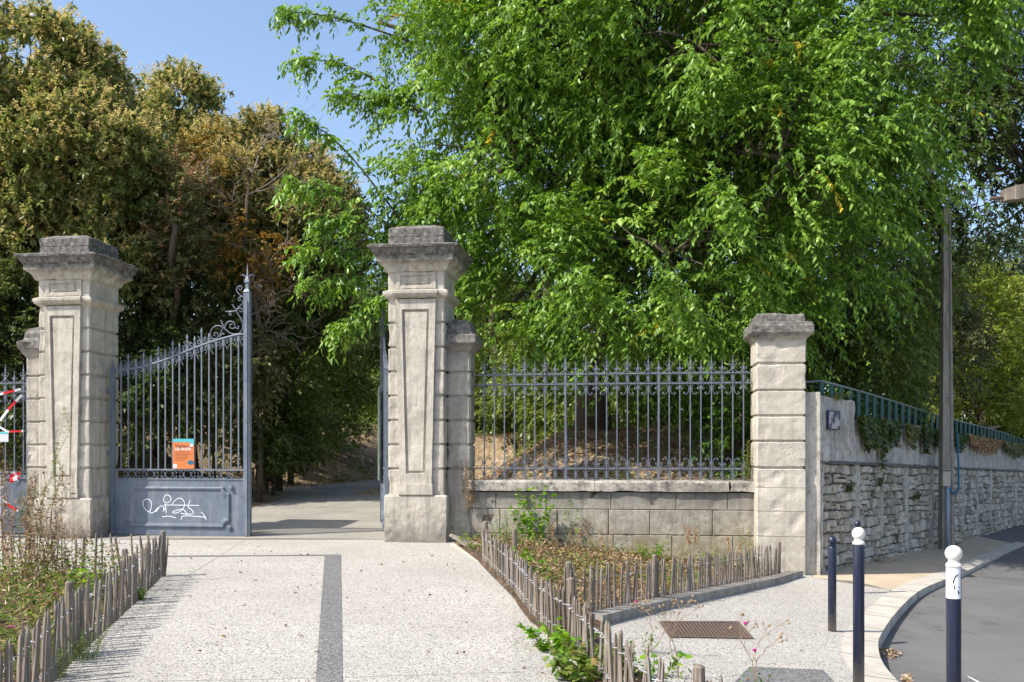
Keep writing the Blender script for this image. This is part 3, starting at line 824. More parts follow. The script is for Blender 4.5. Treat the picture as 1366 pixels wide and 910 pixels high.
mb.build('coping', M['coping'], lw, wear=0.010, cell=0.06)

def ribbon(mb, pts, r=0.0085, n=4): mb.tube(pts, r, n)
SA = [(40,205),(75,175),(40,135),(20,100),(30,65),(60,30),(105,12),(150,25),(178,62),(165,98),(140,105),(125,88),(140,72)]
SB1 = [(95,-8),(50,-25),(25,-70),(22,-130),(50,-185),(90,-198),(118,-180),(108,-160),(90,-165)]
SB2 = [(95,-8),(140,-25),(165,-60),(160,-100),(135,-108),(122,-88),(138,-74)]
def smooth3(pts, it=1):
    for _ in range(it):
        q = [pts[0]]
        for a, b in zip(pts, pts[1:]):
            a = Vector(a); b = Vector(b); q += [a*.75+b*.25, a*.25+b*.75]
        q.append(pts[-1]); pts = q
    return pts

def iron_railing(root, L, x0, step, nbar, zb, zr3, zr2, zr1, tall, short, thick=(), first_tall=True, low=True):
    k = 0.00096*step/0.178
    for z, h in ((zr1, 0.0095), (zr2, 0.0095), (zr3, 0.0095)):
        mb = MB(); mb.box(-0.02, L+0.02, -0.018, 0.018, z-h, z+h); mb.build('rail', M['rail'], root)
    def scroll_mesh(sgn_tall):
        mb = MB()
        zt = [(zr1+zr2)/2] + ([zr1+150*k, zr2-100*k] if sgn_tall else [zr1+75*k, zr2-75*k]) + ([(zb+zr3)/2, zr3+(100 if sgn_tall else 75)*k] if low else [])
        for z in zt: mb.box(-0.032, 0.032, -0.009, 0.009, z-0.008, z+0.008)
        mb.box(-0.006, 0.006, -0.006, 0.006, min(zt), max(zt))
        for s in (1, -1):
            X = (lambda a: a*k*s)
            if sgn_tall:
                ribbon(mb, smooth3([(X(a), 0, zr1 + z*k) for a, z in SA[:7]]), 0.007)
                ribbon(mb, smooth3([(X(a), 0, zr2 + z*k) for a, z in SB1]), 0.007)
                if low: ribbon(mb, smooth3([(X(a), 0, zr3 - z*k) for a, z in SB1]), 0.007)
            else:
                ribbon(mb, smooth3([(X(185-a), 0, zr1 + z*k) for a, z in SA[6:]]), 0.007)
                ribbon(mb, smooth3([(X(185-a), 0, zr2 + z*k) for a, z in SB2]), 0.007)
                if low: ribbon(mb, smooth3([(X(185-a), 0, zr3 - z*k) for a, z in SB2]), 0.007)
            c = 92.5*k*s; r = min(80*k, (zr1-zr2)/2-0.004); zm = (zr1+zr2)/2
            ribbon(mb, [(c - s*r*math.cos(a), 0, zm + r*math.sin(a)) for a in [PI*(-0.5+i/8) for i in range(9)]], 0.006)
            if low:
                zm = (zb+zr3)/2; r = min(80*k, (zr3-zb)/2-0.004)
                ribbon(mb, [(c - s*r*math.cos(a), 0, zm + r*math.sin(a)) for a in [PI*(-0.5+i/8) for i in range(9)]], 0.006)
        return mb
    sm = {}
    for i in range(nbar):
        x = x0 + i*step; tl = (i % 2 == 0) == first_tall
        mb = MB(); r = 0.015 if i in thick else 0.0095
        top = tall if tl else short
        mb.rings([[(-r,-r,z),(r,-r,z),(r,r,z),(-r,r,z)] for z in (zb, top-0.16)])
        mb.rings([[(-a,-a,z),(a,-a,z),(a,a,z),(-a,a,z)] for a, z in ((r,top-0.16),(r*1.35,top-0.135),(r*0.8,top-0.10),(0.002,top))])
        mb.rings([[(-a,-a,z),(a,-a,z),(a,a,z),(-a,a,z)] for a, z in ((r,zr1+0.05),(r*1.9,zr1+0.06),(r*1.9,zr1+0.09),(r,zr1+0.10))])
        b = mb.build('bar', M['rail'], root); b.location = (x, 0, 0)
        if tl not in sm:
            sm[tl] = scroll_mesh(tl).build('scrollwork', M['rail'], b)
        else:
            link_copy(sm[tl], b)
        if i in thick:
            mb = MB(); mb.tube([(0,0.0,zr2),(0,0.35,(zr2+zb)/2),(0,0.40,zb)], 0.012, 5); s_ = mb.build('stay', M['rail'], root); s_.location = (x, 0, 0)
fx, fy = W(0.9, 0.5)
rl = empty('iron_railing', (fx, fy, 1.05), GA, 'long blue grey wrought iron railing with spikes and scrolls on the low wall', 'railing')
iron_railing(rl, 4.72, 0.19, 0.175, 26, 0.0, 0.19, 1.63, 1.80, 2.12, 2.03, thick=(8, 17))
fx, fy = W(-10.1, 0.5)
rl2 = empty('iron_railing', (fx, fy, 0.0), GA, 'iron railing left of the left gate pillar, wrapped in red and white tape', 'railing')
iron_railing(rl2, 2.8, 0.15, 0.178, 16, 0.02, 1.15, 2.62, 2.78, 3.14, 3.02, low=False)
mb = MB(); mb.box(0.0, 2.85, -0.012, 0.012, 0.05, 1.10); mb.box(0.0, 2.85, -0.03, 0.03, 0.03, 0.12); mb.box(0,2.85,-0.03,0.03,1.02,1.10)
mb.box(2.72, 2.84, -0.04, 0.04, 0.0, 2.9)
mb.build('sheet_panel', M['iron'], rl2)

# ------------------------------------------------------------------ gate leaves
H0 = Vector((-7.30, 17.40)); E0 = Vector((-4.65, 17.0)); LD = (E0-H0).normalized(); LA = math.atan2(LD.y, LD.x)
def LP(px, py):
    a = (px-683)/F     # X = a*Y ; H0 + s*LD
    s = (a*H0.y - H0.x)/(LD.x - a*LD.y)
    Y = H0.y + s*LD.y
    return s, CAMZ - (py-HY)/F*Y
SC = lambda x, y: LP(260 + x/6.5, 340 + y/6.5)
def gate_leaf(loc, rz, label):
    root = empty('iron_gate_leaf', loc, rz, label, 'gate', 'iron leaves of the park gate')
    I = M['iron']
    mb = MB(); mb.box(0.0, 0.075, -0.035, 0.035, 0.02, 2.98)
    mb.rings([[(0.0375-a,-a,z),(0.0375+a,-a,z),(0.0375+a,a,z),(0.0375-a,a,z)] for a, z in ((0.042,2.98),(0.042,3.02),(0.03,3.04),(0.002,3.2))])
    mb.build('hinge_stile', I, root)
    mb = MB(); mb.box(2.565, 2.68, -0.05, 0.05, 0.0, 4.36); mb.box(2.60, 2.645, -0.07, -0.05, 0.03, 4.2)
    c = 2.622
    mb.rings([[(c-a,-a,z),(c+a,-a,z),(c+a,a,z),(c-a,a,z)] for a, z in ((0.06,4.36),(0.05,4.38),(0.03,4.42),(0.028,4.50),(0.045,4.54),(0.03,4.60),(0.016,4.64),(0.003,4.86))])
    for s in (1, -1): mb.tube(smooth3([(c,0,4.58),(c+s*0.03,0,4.64),(c+s*0.09,0,4.68),(c+s*0.12,0,4.655)]), [0.014,0.013,0.012,0.011,0.01,0.008,0.006,0.004], 5)
    mb.build('meeting_stile', I, root)
    rp = [LP(*p) for p in ((153,495),(160,494.7),(187,490),(210,484),(232,475.5),(260,464),(288,454),(318,446),(326,446))]
    rp3 = smooth3([(s, 0, z) for s, z in rp], 2)
    mb = MB(); mb.tube(rp3, 0.02, 6); mb.build('top_rail', I, root, smooth=True)
    def rz_at(s):
        for a, b in zip(rp3, rp3[1:]):
            if a[0] <= s <= b[0]: return a[2] + (b[2]-a[2])*(s-a[0])/(b[0]-a[0])
        return rp3[-1][2]
    bars = [161.7,171.3,181.8,191.8,201.4,211.4,220.6,230.6,239.4,249.8,259.8,269,279,288.6,298.2,308.3,318.3]
    tips = [480.5,471.5,478,469.5,473,462,466,453.5,457,445.5,448,437,444]
    for i, px in enumerate(bars):
        s, _ = LP(px, 500); zr = rz_at(s)
        top = LP(px, tips[i])[1] if i < len(tips) else zr
        mb = MB(); r = 0.0108
        mb.rings([[(-r,-r,z),(r,-r,z),(r,r,z),(-r,r,z)] for z in (1.19, top-0.10 if i < len(tips) else zr)])
        if i < len(tips):
            mb.rings([[(-a,-a,z),(a,-a,z),(a,a,z),(-a,a,z)] for a, z in ((r,top-0.10),(r*1.6,top-0.075),(r*1.3,top-0.05),(0.002,top))])
        b = mb.build('bar', I, root); b.location = (s, 0, 0)
        mb = MB(); mb.box(-0.02, 0.02, -0.009, 0.009, zr-0.12, zr+0.10 if i < len(tips) else zr-0.02)
        for sg in (1, -1):
            if i < len(tips):
                if i % 2 == 1:
                    ribbon(mb, smooth3([(sg*0.012,0,zr+0.03),(sg*0.03,0,zr+0.10),(sg*0.07,0,zr+0.17)]), 0.007)
                ribbon(mb, smooth3([(sg*0.012,0,zr+0.10),(sg*0.03,0,zr+0.03),(sg*0.07,0,zr+0.03),(sg*0.085,0,zr+0.07),(sg*0.06,0,zr+0.095),(sg*0.045,0,zr+0.07)]), 0.007)
            if i % 2 == 0 and i > 0:
                ribbon(mb, smooth3([(sg*0.012,0,zr-0.04),(sg*0.03,0,zr-0.12),(sg*0.075,0,zr-0.20)]), 0.007)
            ribbon(mb, smooth3([(sg*0.012,0,zr-0.11),(sg*0.03,0,zr-0.03),(sg*0.07,0,zr-0.04),(sg*0.08,0,zr-0.08),(sg*0.055,0,zr-0.095),(sg*0.045,0,zr-0.075)]), 0.007)
        mb.build('scrollwork', I, b)
    curls = [[(380,685),(330,690),(290,670),(260,640),(215,612),(165,620),(135,660),(135,710),(165,735),(200,720),(205,685),(180,670),(160,690),(175,705)],
             [(415,600),(415,650),(380,685)], [(260,640),(270,590),(310,572),(345,590),(350,630),(325,645),(300,625),(310,600),(330,605)],
             [(350,630),(375,645),(385,625),(370,615)], [(417,595),(400,550),(370,510),(360,480),(385,460),(410,465),(415,490),(395,498),(385,480)],
             [(360,480),(380,450),(410,430),(417,400)], [(360,485),(320,490),(295,500),(300,525),(318,520),(315,505)], [(325,490),(265,492)], [(352,470),(325,430)],
             [(417,365),(385,345),(360,310),(365,280),(395,268),(412,285),(400,312),(380,300),(390,285)], [(417,362),(395,365),(375,380),(380,400),(400,395),(398,380)],
             [(250,620),(235,590),(225,565)], [(215,715),(230,660),(238,640)], [(255,690),(240,680),(225,700)]]
    mb = MB()
    for cv in curls:
        q = smooth3([(SC(a, b)[0], 0, SC(a, b)[1]) for a, b in cv], 2)
        n_ = len(q); mb.tube(q, [0.013 - 0.006*i/n_ for i in range(n_)], 5)
    mb.build('corner_scroll', I, root, smooth=True)
    # band of rings
    mb = MB(); mb.box(0.075, 2.565, -0.022, 0.022, 1.185, 1.215); mb.box(0.075, 2.565, -0.022, 0.022, 1.02, 1.045)
    mb.build('cross_rail', I, root)
    rc = [176,200.7,225.5,250,274.5,300]
    ss = [LP(p, 633)[0] for p in rc]; d = ss[1]-ss[0]
    for s in ss:
        mb = MB(); ribbon(mb, [(0.068*math.cos(a), 0, 0.068*math.sin(a)) for a in [2*PI*i/14 for i in range(15)]], 0.008)
        for sg in (1, -1):
            for sz in (1, -1):
                ribbon(mb, smooth3([(sg*0.075,0,sz*0.005),(sg*0.10,0,sz*0.055),(sg*0.145,0,sz*0.06),(sg*0.155,0,sz*0.03),(sg*0.13,0,sz*0.022)]), 0.007)
        o = mb.build('ring', I, root); o.location = (s, 0, 1.115)
    # bottom sheet with clipped-corner moulding
    mb = MB(); mb.box(0.075, 2.565, -0.008, 0.008, 0.03, 1.03); mb.box(0.075, 2.565, -0.028, 0.028, 0.02, 0.10)
    mb.build('sheet_panel', I, root, wear=0.0)
    a0, z1 = LP(168, 649); a1, z0 = LP(307, 704)
    def outline(ins):
        A0, A1, Z0, Z1 = a0+ins, a1-ins, z0+ins, z1-ins; rr = 0.11; pts = []
        for (cx_, cz_, st) in ((A0, Z0, 90), (A1, Z0, 180), (A1, Z1, 270), (A0, Z1, 0)):
            for i in range(6):
                an = math.radians(st - 90*i/5)
                pts.append((cx_ + rr*math.cos(an), cz_ + rr*math.sin(an)))
        return pts
    for face in (-1, 1):
        mb = MB()
        R_ = [(0.0, 0.008), (0.0, 0.030), (0.012, 0.040), (0.035, 0.040), (0.045, 0.028), (0.06, 0.028), (0.07, 0.014)]
        mb.rings([[(x_, face*y_, z_) for x_, z_ in outline(i_)] for i_, y_ in R_], True, False, True)
        mb.build('raised_panel', I, root)
    for px, py in ((309,650.6),(307,703.5)):
        s, z = LP(px, py); mb = MB(); mb.tube([(s,-0.03,z),(s,-0.055,z),(s,-0.062,z)], [0.045,0.04,0.015], 8); mb.build('boss', I, root)
    for z in (0.35, 1.5, 2.62):
        mb = MB(); mb.box(-0.10, 0.0, -0.02, 0.02, z-0.03, z+0.03); mb.tube([(-0.02,0,z-0.05),(-0.02,0,z+0.05)], 0.022, 8); mb.build('hinge', I, root)
    return root
leafL = gate_leaf((H0.x, H0.y, 0), LA, 'closed blue grey iron gate leaf with white graffiti and an orange poster')
# white tag sprayed on the closed leaf
mb = MB(); GX = lambda x, y: LP(140 + x/5.517, 560 + y/5.517)
for cv in ([(330,680),(300,660),(280,620),(290,590),(320,580),(345,600),(348,640),(330,680),(350,690),(375,670),(398,640),(380,665),(375,682),(400,650),(415,630),(440,645),(430,680),(445,650)],
           [(455,685),(450,640),(445,622)], [(455,615),(432,595),(440,560),(465,550),(492,570),(488,600),(460,612)], [(440,627),(560,628),(695,631)],
           [(500,620),(520,590),(555,572),(590,600),(590,640),(560,675),(520,690),(495,680),(530,665),(580,655),(607,692)],
           [(630,595),(610,640),(640,660),(660,685),(630,698),(560,688)], [(425,715),(470,707),(525,722)], [(565,735),(568,706),(650,708),(745,718)], [(712,680),(735,700),(748,735)]):
    q = smooth3([(GX(a, b)[0], -0.0165, GX(a, b)[1]) for a, b in cv], 2)
    r = 0.0068
    # flat stroke lying on the sheet
    for a, b in zip(q, q[1:]):
        a = Vector(a); b = Vector(b); t = (b-a); 
        if t.length < 1e-5: continue
        t.normalize(); nn = Vector((-t.z, 0, t.x))*r
        i0 = len(mb.v); mb.v += [a-nn-t*r*.4, b-nn+t*r*.4, b+nn+t*r*.4, a+nn-t*r*.4]; mb.face((i0, i0+1, i0+2, i0+3))
for i in range(0, len(mb.v), 4):     # strokes overlap: give each its own film height
    for k in range(4):
        v = mb.v[i+k]; mb.v[i+k] = (v[0], -0.0165 - 0.00002*(i//4 % 150), v[2])
g = mb.build('graffiti_tag', M['graffiti'], leafL)
leafR = gate_leaf((-2.22, 16.95, 0), math.radians(99.3), 'opened iron gate leaf swung inward, seen edge on beside the right gate pillar')

def text_obj(name, txt, size, mat, parent, loc, rot, ext=0.0008):
    cu = bpy.data.curves.new(name, 'FONT'); cu.body = txt; cu.size = size; cu.extrude = ext
    to = bpy.data.objects.new(name, cu); C.objects.link(to)
    bpy.context.view_layer.update()
    me = bpy.data.meshes.new_from_object(to.evaluated_get(bpy.context.evaluated_depsgraph_get()))
    bpy.data.objects.remove(to)
    me.materials.clear(); me.materials.append(mat)
    o = bpy.data.objects.new(name, me); C.objects.link(o); o.parent = parent
    o.location = loc; o.rotation_euler = rot
    return o
# orange poster on the bars
s0, z1 = LP(232, 585.5); s1, z0 = LP(260, 625.5)
pw, ph = s1-s0, z1-z0
o_ = Vector((H0.x, H0.y, 0)) + Matrix.Rotation(LA, 3, 'Z') @ Vector((s0, -0.03, z0))
po = empty('poster', o_, LA, 'orange public notice with a teal heading fixed to the bars of the closed gate', 'poster')
mb = MB(); mb.box(0, pw, -0.004, 0.004, 0, ph); mb.build('backing_sheet', M['poster_orange'], po)
mb = MB(); mb.box(0, pw, -0.006, -0.0045, ph*0.89, ph); mb.v += [(pw*0.72,-0.006,ph*0.89),(pw,-0.006,ph*0.80),(pw,-0.006,ph*0.889),(pw*0.80,-0.006,ph*0.889)]; mb.face((8,9,10,11)); mb.build('heading_band', M['poster_teal'], po)
mb = MB(); mb.rings([[(pw*0.84+pw*0.15*math.cos(a), y_, ph*0.21+ph*0.075*math.sin(a)) for a in [2*PI*i/20 for i in range(20)]] for y_ in (-0.0042,-0.006)][::-1]); mb.build('badge', M['poster_blue'], po)
mb = MB(); mb.rings([[(pw*0.1+pw*0.10*math.cos(a), y_, ph*0.09+ph*0.075*math.sin(a)) for a in [2*PI*i/12 for i in range(12)]] for y_ in (-0.0042,-0.0055)][::-1])
mb.rings([[(pw*0.88+pw*0.08*math.cos(a), y_, ph*0.78+ph*0.05*math.sin(a)) for a in [2*PI*i/12 for i in range(12)]] for y_ in (-0.0042,-0.0075)][::-1]); mb.build('emblem', M['sticker'], po)
R90 = (PI/2, 0, 0)
text_obj('title_text', 'Vigilance', pw*0.235, M['poster_dark'], po, (pw*0.10, -0.0052, ph*0.70), R90)
text_obj('subtitle_text', 'canicule', pw*0.235, M['tape_white'], po, (pw*0.10, -0.0052, ph*0.62), R90)
mb = MB()
for k in range(7):
    ln = [0.72,0.66,0.76,0.6,0.64,0.55,0.5][k]; mb.box(pw*0.1, pw*(0.1+ln), -0.0052, -0.0045, ph*(0.565-0.047*k), ph*(0.577-0.047*k))
mb.build('text_lines', M['poster_dark'], po)
# weathered board wired to the opened leaf
ca, sa = math.cos(math.radians(99.3)), math.sin(math.radians(99.3))
def onR(s, y): return (-2.22 + s*ca - y*sa, 16.95 + s*sa + y*ca)
bx, by = onR(1.55, 0.09)
mb = MB(); mb.box(0.2, 1.0, -0.012, 0.012, 0, 1.85); bd = mb.build('wooden_board', M['board_green'], None, wear=0.006, cell=0.15)
bd.location = (bx, by, 0.95); bd.rotation_euler = (0, 0, math.radians(99.3)); tag(bd, 'weathered green board wired to the opened gate leaf', 'board')

# ------------------------------------------------------------------ barrier tape, board and small sign at far left
def tape(name, pts, w, label, seg=0.22):
    ln = 0; dense = []
    for a, b in zip(pts, pts[1:]):
        a = Vector(a); b = Vector(b); k = max(2, int((b-a).length/0.03))
        dense += [a.lerp(b, i/k) for i in range(k)]
    dense.append(Vector(pts[-1]))
    mb = MB(); acc = 0
    for i, (a, b) in enumerate(zip(dense, dense[1:])):
        acc += (b-a).length
        tw = 0.25*math.sin(i*0.11); t = (b-a).normalized(); upv = Vector((0, math.sin(tw), math.cos(tw)))
        upv = (upv - t*upv.dot(t)).normalized()*w/2
        i0 = len(mb.v); nrm = t.cross(upv).normalized()*0.0006
        mb.mi = int(acc/seg) % 2
        mb.v += [a-upv-nrm, b-upv-nrm, b+upv-nrm, a+upv-nrm, a-upv+nrm, b-upv+nrm, b+upv+nrm, a+upv+nrm]
        mb.face((i0,i0+1,i0+2,i0+3)); mb.face((i0+7,i0+6,i0+5,i0+4)); mb.face((i0,i0+4,i0+5,i0+1)); mb.face((i0+3,i0+2,i0+6,i0+7))
    o = mb.build(name, [M['tape_red'], M['tape_white']], None)
    return tag(o, label, 'barrier tape', 'strips of barrier tape on the left railing')
D = 17.25
tape('barrier_tape', [P(-60,534,D), P(0,526,D), P(28,519,D)], 0.04, 'topmost strip of red and white barrier tape left of the left pillar')
tape('barrier_tape', [P(-40,585,D-.03), P(0,561,D-.03), P(12,545,D-.03), P(29,527,D-.03)], 0.045, 'steep slanting strip of red and white barrier tape left of the left pillar')
tape('barrier_tape', [P(-50,560,D-.06), P(0,570,D-.06), P(10,576,D-.06), P(31,575,D-.06)], 0.035, 'middle strip of red and white barrier tape ending just above the small sign')
tape('barrier_tape', [P(-20,660,D-.1), P(0,664,D-.1), P(14,676,D-.1), P(24,682,D-.1)], 0.045, 'lowest strip of red and white barrier tape across the pale board')
mb = MB()
rr = random.Random(3)
pts = [P(20+rr.uniform(-7,8), 636+rr.uniform(-7,7), D-.12+rr.uniform(-.06,.06)) for _ in range(16)]
tape('barrier_tape', pts, 0.06, 'crumpled knot of red and white barrier tape at the foot of the bars', 0.1)
a = P(-110, 716, D-.25); 
pb = empty('site_board', (a.x, a.y, 0), GA, 'pale grey flat board leaning on the railing at the left edge', 'board')
mb = MB(); mb.box(0, 1.60, -0.015, 0.015, 0.05, 1.14); mb.build('sheet', M['panelw'], pb)
mb = MB(); mb.box(-0.02, 1.62, -0.025, 0.025, 1.14, 1.17); mb.box(-0.02,0.0,-0.025,0.025,0,1.14); mb.box(1.60,1.62,-0.025,0.025,0,1.14); mb.build('frame', M['conduit'], pb)
a = P(-6, 588, D-.1)
sg = empty('small_sign', a, GA, 'small pale rectangular sign hung on the railing under the tape', 'sign')
mb = MB(); mb.box(0, 0.25, -0.006, 0.006, -0.02, 0.16); mb.build('plate', M['panelw'], sg)
mb = MB(); mb.box(0.01, 0.24, -0.008, -0.0065, 0.12, 0.155); mb.build('heading_band', M['poster_teal'], sg)

# ------------------------------------------------------------------ retaining wall
rw = empty('retaining_wall', (WP[0], WP[1], -0.455), WA, 'long rubble stone retaining wall running back along the sidewalk', 'wall')
SH = -0.0275
def loft_x(mb, prof, t0, t1, step=None):
    """prof (y, z) closed polygon swept along t with the fall of the street"""
    n = 2 if step is None else max(2, int((t1-t0)/step)+1)
    mb.rings([[(t, y, z + SH*t) for y, z in prof][::-1] for t in [t0 + (t1-t0)*i/(n-1) for i in range(n)]])
mb = MB(); loft_x(mb, [(0.045,-0.3),(0.5,-0.3),(0.5,1.78),(0.045,1.78)], 0.0, 45); mb.build('mortar', M['mortar'], rw)
mb = MB(); tints = []
z = -0.12; rs_ = random.Random(11); row = 0
def stone(x0, x1, z0, z1, t):
    g = rs_.uniform(0.004, 0.014); d = rs_.uniform(-0.03, 0.035)
    x0 += g; x1 -= g; z0 += g; z1 -= g
    jx = lambda: rs_.uniform(-0.022, 0.022)
    zz = lambda q: q + SH*t
    cx_, cz_ = (x0+x1)/2, (z0+z1)/2
    mid = []
    for (a, c_) in ((x0,z0),(cx_,z0),(x1,z0),(x1,cz_),(x1,z1),(cx_,z1),(x0,z1),(x0,cz_)):
        mid.append((a + jx()*0.7 + (cx_-a)*0.0, d+0.035, zz(c_ + jx()*0.6)))
    base = [(p[0], 0.11, p[2]) for p in mid]
    fr = [(cx_+(p[0]-cx_)*0.80+jx()*.5, d+rs_.uniform(-0.022,0.014), zz(cz_)+(p[2]-zz(cz_))*0.74+jx()*.4) for p in mid]
    n0 = len(mb.f)
    mb.rings([base, mid, fr], True, False, True)
    tints.extend([rs_.uniform(0.0, 1.0)]*(len(mb.f)-n0))
while z < 1.79:
    h = rs_.uniform(0.12, 0.24); z1 = min(z+h, 1.80)
    if z1 > 1.70: z1 = 1.80
    t = 0.12 + rs_.uniform(0, 0.1); row += 1
    wav = lambda t, r: 0.0 if r == 0 or z1 >= 1.80 and r == row else 0.022*math.sin(t*1.7+r*2.1) + 0.014*math.sin(t*4.3+r)
    while t < 45:
        w = rs_.uniform(0.10, 0.34) * (1 if t < 25 else 1.6)
        a_ = z + wav(t, row-1); b_ = z1 + (wav(t, row) if z1 < 1.8 else 0)
        if h > 0.17 and rs_.random() < 0.3:
            mz = a_ + (b_-a_)*rs_.uniform(0.35, 0.65); stone(t, t+w, a_, mz, t); stone(t, t+w, mz, b_, t)
        elif rs_.random() > 0.03: stone(t, t+w, a_, b_, t)
        t += w
    z = z1
mb.build('rubble_masonry', M['rubble'], rw, tint=tints)
mb = MB(); loft_x(mb, [(-0.045,1.80),(0.2,1.80),(0.2,1.845),(-0.035,1.85)], 0.0, 45, 0.2); mb.build('ledge', M['lowwall'], rw, wear=0.010, cell=0.12)
mb = MB(); loft_x(mb, [(0.0,1.84),(0.45,1.84),(0.45,2.60),(0.02,2.60)], 1.9, 45, 0.3); mb.build('render_band', M['plaster'], rw, wear=0.022, cell=0.16, freq=3)
mb = MB(); loft_x(mb, [(-0.03,1.84),(0.5,1.84),(0.5,2.90),(0.0,2.92)], -0.05, 1.95, 0.3); mb.build('raised_end_block', M['plaster'], rw, wear=0.018, cell=0.12, freq=4)
for t, w_ in ((0.02,0.30),(2.05,0.22),(3.6,0.16),(5.4,0.22),(7.4,0.3),(8.9,0.16),(10.6,0.26),(12.4,0.18),(14.2,0.24),(16.3,0.22),(18.2,0.26),(20.6,0.3)):
    mb = MB(); n_ = 9; L_ = []; zlo = 0.0 if t < 1 else rs_.uniform(-0.1, 0.5)
    for i in range(n_):
        zc = zlo + (1.80-zlo)*i/(n_-1)
        a = rs_.uniform(-0.06, 0.03); b = w_ + rs_.uniform(-0.03, 0.08)
        L_.append([(t+a, 0.06, zc+SH*t), (t+a+0.03, -0.018, zc+SH*t), (t+b-0.03, -0.018, zc+SH*t), (t+b, 0.06, zc+SH*t)])
    mb.rings(L_, True); mb.build('render_streak', M['plaster'], rw, wear=0.008, cell=0.07)
x, y = W(6.39, 0.10)
mb = MB(); mb.rings([[(0,0,z),(0.24,0,z),(0.24,0.8,z),(0,0.8,z)] for z in [-0.1+0.25*i for i in range(12)]+[2.95]])
ep = mb.build('end_pier', M['plaster'], None, wear=0.008, cell=0.09)
ep.parent = rw
ep.matrix_parent_inverse = Matrix.Identity(4)
lo = Matrix.Rotation(-WA, 3, 'Z') @ Vector((x-WP[0], y-WP[1], 0)); ep.location = lo; ep.rotation_euler = (0, 0, GA-WA)

# street name plate
t = 0.0
def wall_px(px):   # t on the wall line at photo column px
    a = (px-683)/F
    return (a*WP[1]-WP[0])/(0.6-a*0.8)
ta, tb = wall_px(1100.5), wall_px(1116.5); tm = (ta+tb)/2
pz1 = CAMZ - (548-HY)/F*(WP[1]+0.8*tm); pz0 = CAMZ - (573.5-HY)/F*(WP[1]+0.8*tm)
xx, yy = RW(ta, -0.055)
np_ = empty('street_name_plate', (xx, yy, pz0), WA, 'small worn navy and white street name plate on the raised end of the retaining wall', 'sign')
mb = MB(); mb.box(0, tb-ta, 0.0, 0.02, 0, pz1-pz0); mb.build('rim', M['plate_rim'], np_)
mb = MB(); mb.box(0.02, tb-ta-0.02, -0.004, -0.001, 0.02, pz1-pz0-0.02); mb.build('face', M['plate'], np_)

# green fence on the wall
gf = empty('green_metal_fence', (WP[0], WP[1], -0.455), WA, 'dark green metal fence with flat posts along the top of the retaining wall', 'fence')
ftop = lambda t: 3.20 + (-0.042)*t + (0.02*math.sin(t*0.5))
pm = None
for k in range(88):
    t = 0.65 + k*0.5
    if pm is None:
        mb = MB(); mb.box(-0.045, 0.045, -0.02, 0.02, -0.75, 0.0); pm = mb.build('post', M['green'], gf); pp = pm
    else: pp = link_copy(pm, gf)
    pp.location = (t, 0.13, ftop(t)-0.02); pp.rotation_euler = (0, 0, math.radians(-25))
mb = MB(); mb.tube([(0.05, 0.9, 3.12), (0.65, 0.13, ftop(0.65))] + [(t, 0.13, ftop(t)) for t in [1+0.8*i for i in range(54)]], 0.022, 6); mb.build('top_rail', M['greentop'], gf, smooth=True)
mb = MB()
for dz in (0.12, 0.25, 0.38, 0.51, 0.64):
    mb.tube([(t, 0.16, ftop(t)-dz) for t in [0.1+1.0*i for i in range(44)]], 0.006, 4)
mb.build('wires', M['green'], gf)
mb = MB(); loft_x(mb, [(0.20,2.55),(0.215,2.55),(0.215,3.05),(0.20,3.05)], 5.2, 5.3)
mb = MB()
for k in range(12):
    t = 0.9 + 0.0; 
for k in range(90):
    t = 14 + k*0.33; mb.box(t, t+0.10, 0.145, 0.15, ftop(t)-0.70, ftop(t)-0.04)
mb.build('infill_slats', M['green'], gf)

# ------------------------------------------------------------------ utility pole
PX, PY = 9.70, 21.35; pz = zf(PX)
up = empty('utility_pole', (PX, PY, pz), 0, 'tall weathered concrete utility pole standing against the retaining wall', 'pole')
mb = MB()
hs = [-0.2, 0.3, 2, 4, 6, 7.6]; ws = [0.138, 0.138, 0.126, 0.108, 0.09, 0.078]
mb.rings([[(-w,-w*.8,h),(-w*.55,-w*.8,h),(-w*.5,-w*.62,h),(w*.5,-w*.62,h),(w*.55,-w*.8,h),(w,-w*.8,h),(w,w*.8,h),(-w,w*.8,h)] for h, w in zip(hs, ws)])
mb.build('pole', M['pole'], up, wear=0.004, cell=0.2)
mb = MB(); mb.tube([(-0.045,-0.17,-0.05),(-0.045,-0.17,1.42)], 0.038, 10); mb.build('conduit', M['conduit'], up, smooth=True)
mb = MB(); mb.box(-0.17, 0.0, -0.22, -0.12, 1.42, 1.74); mb.build('junction_box', M['boxgrey'], up)
mb = MB(); mb.tube(smooth3([(0.0,-0.17,1.38),(0.03,-0.19,1.28),(0.12,-0.19,1.25),(0.20,-0.17,1.34),(0.21,-0.15,1.6),(0.205,-0.13,2.1),(0.20,-0.10,2.6)], 2), 0.022, 6); mb.build('cable', M['cable'], up, smooth=True)
for z in (0.5, 1.15, 1.32, 1.78, 2.35, 3.4, 4.3):
    w = 0.150 - 0.008*z
    mb = MB(); mb.box(-w, w, -w*0.82, w*0.82, z, z+0.018); mb.build('strap', M['wire'], up)
mb = MB(); mb.tube(smooth3([(0,0,7.5),(0.05,0,7.9),(0.28,0,8.05),(0.5,0,7.95)], 2), 0.02, 5); mb.tube([(0.07,-0.1,1.8),(0.06,-0.09,4),(0.05,-0.08,7.5)], 0.012, 5); mb.build('top_hook', M['pole'], up)

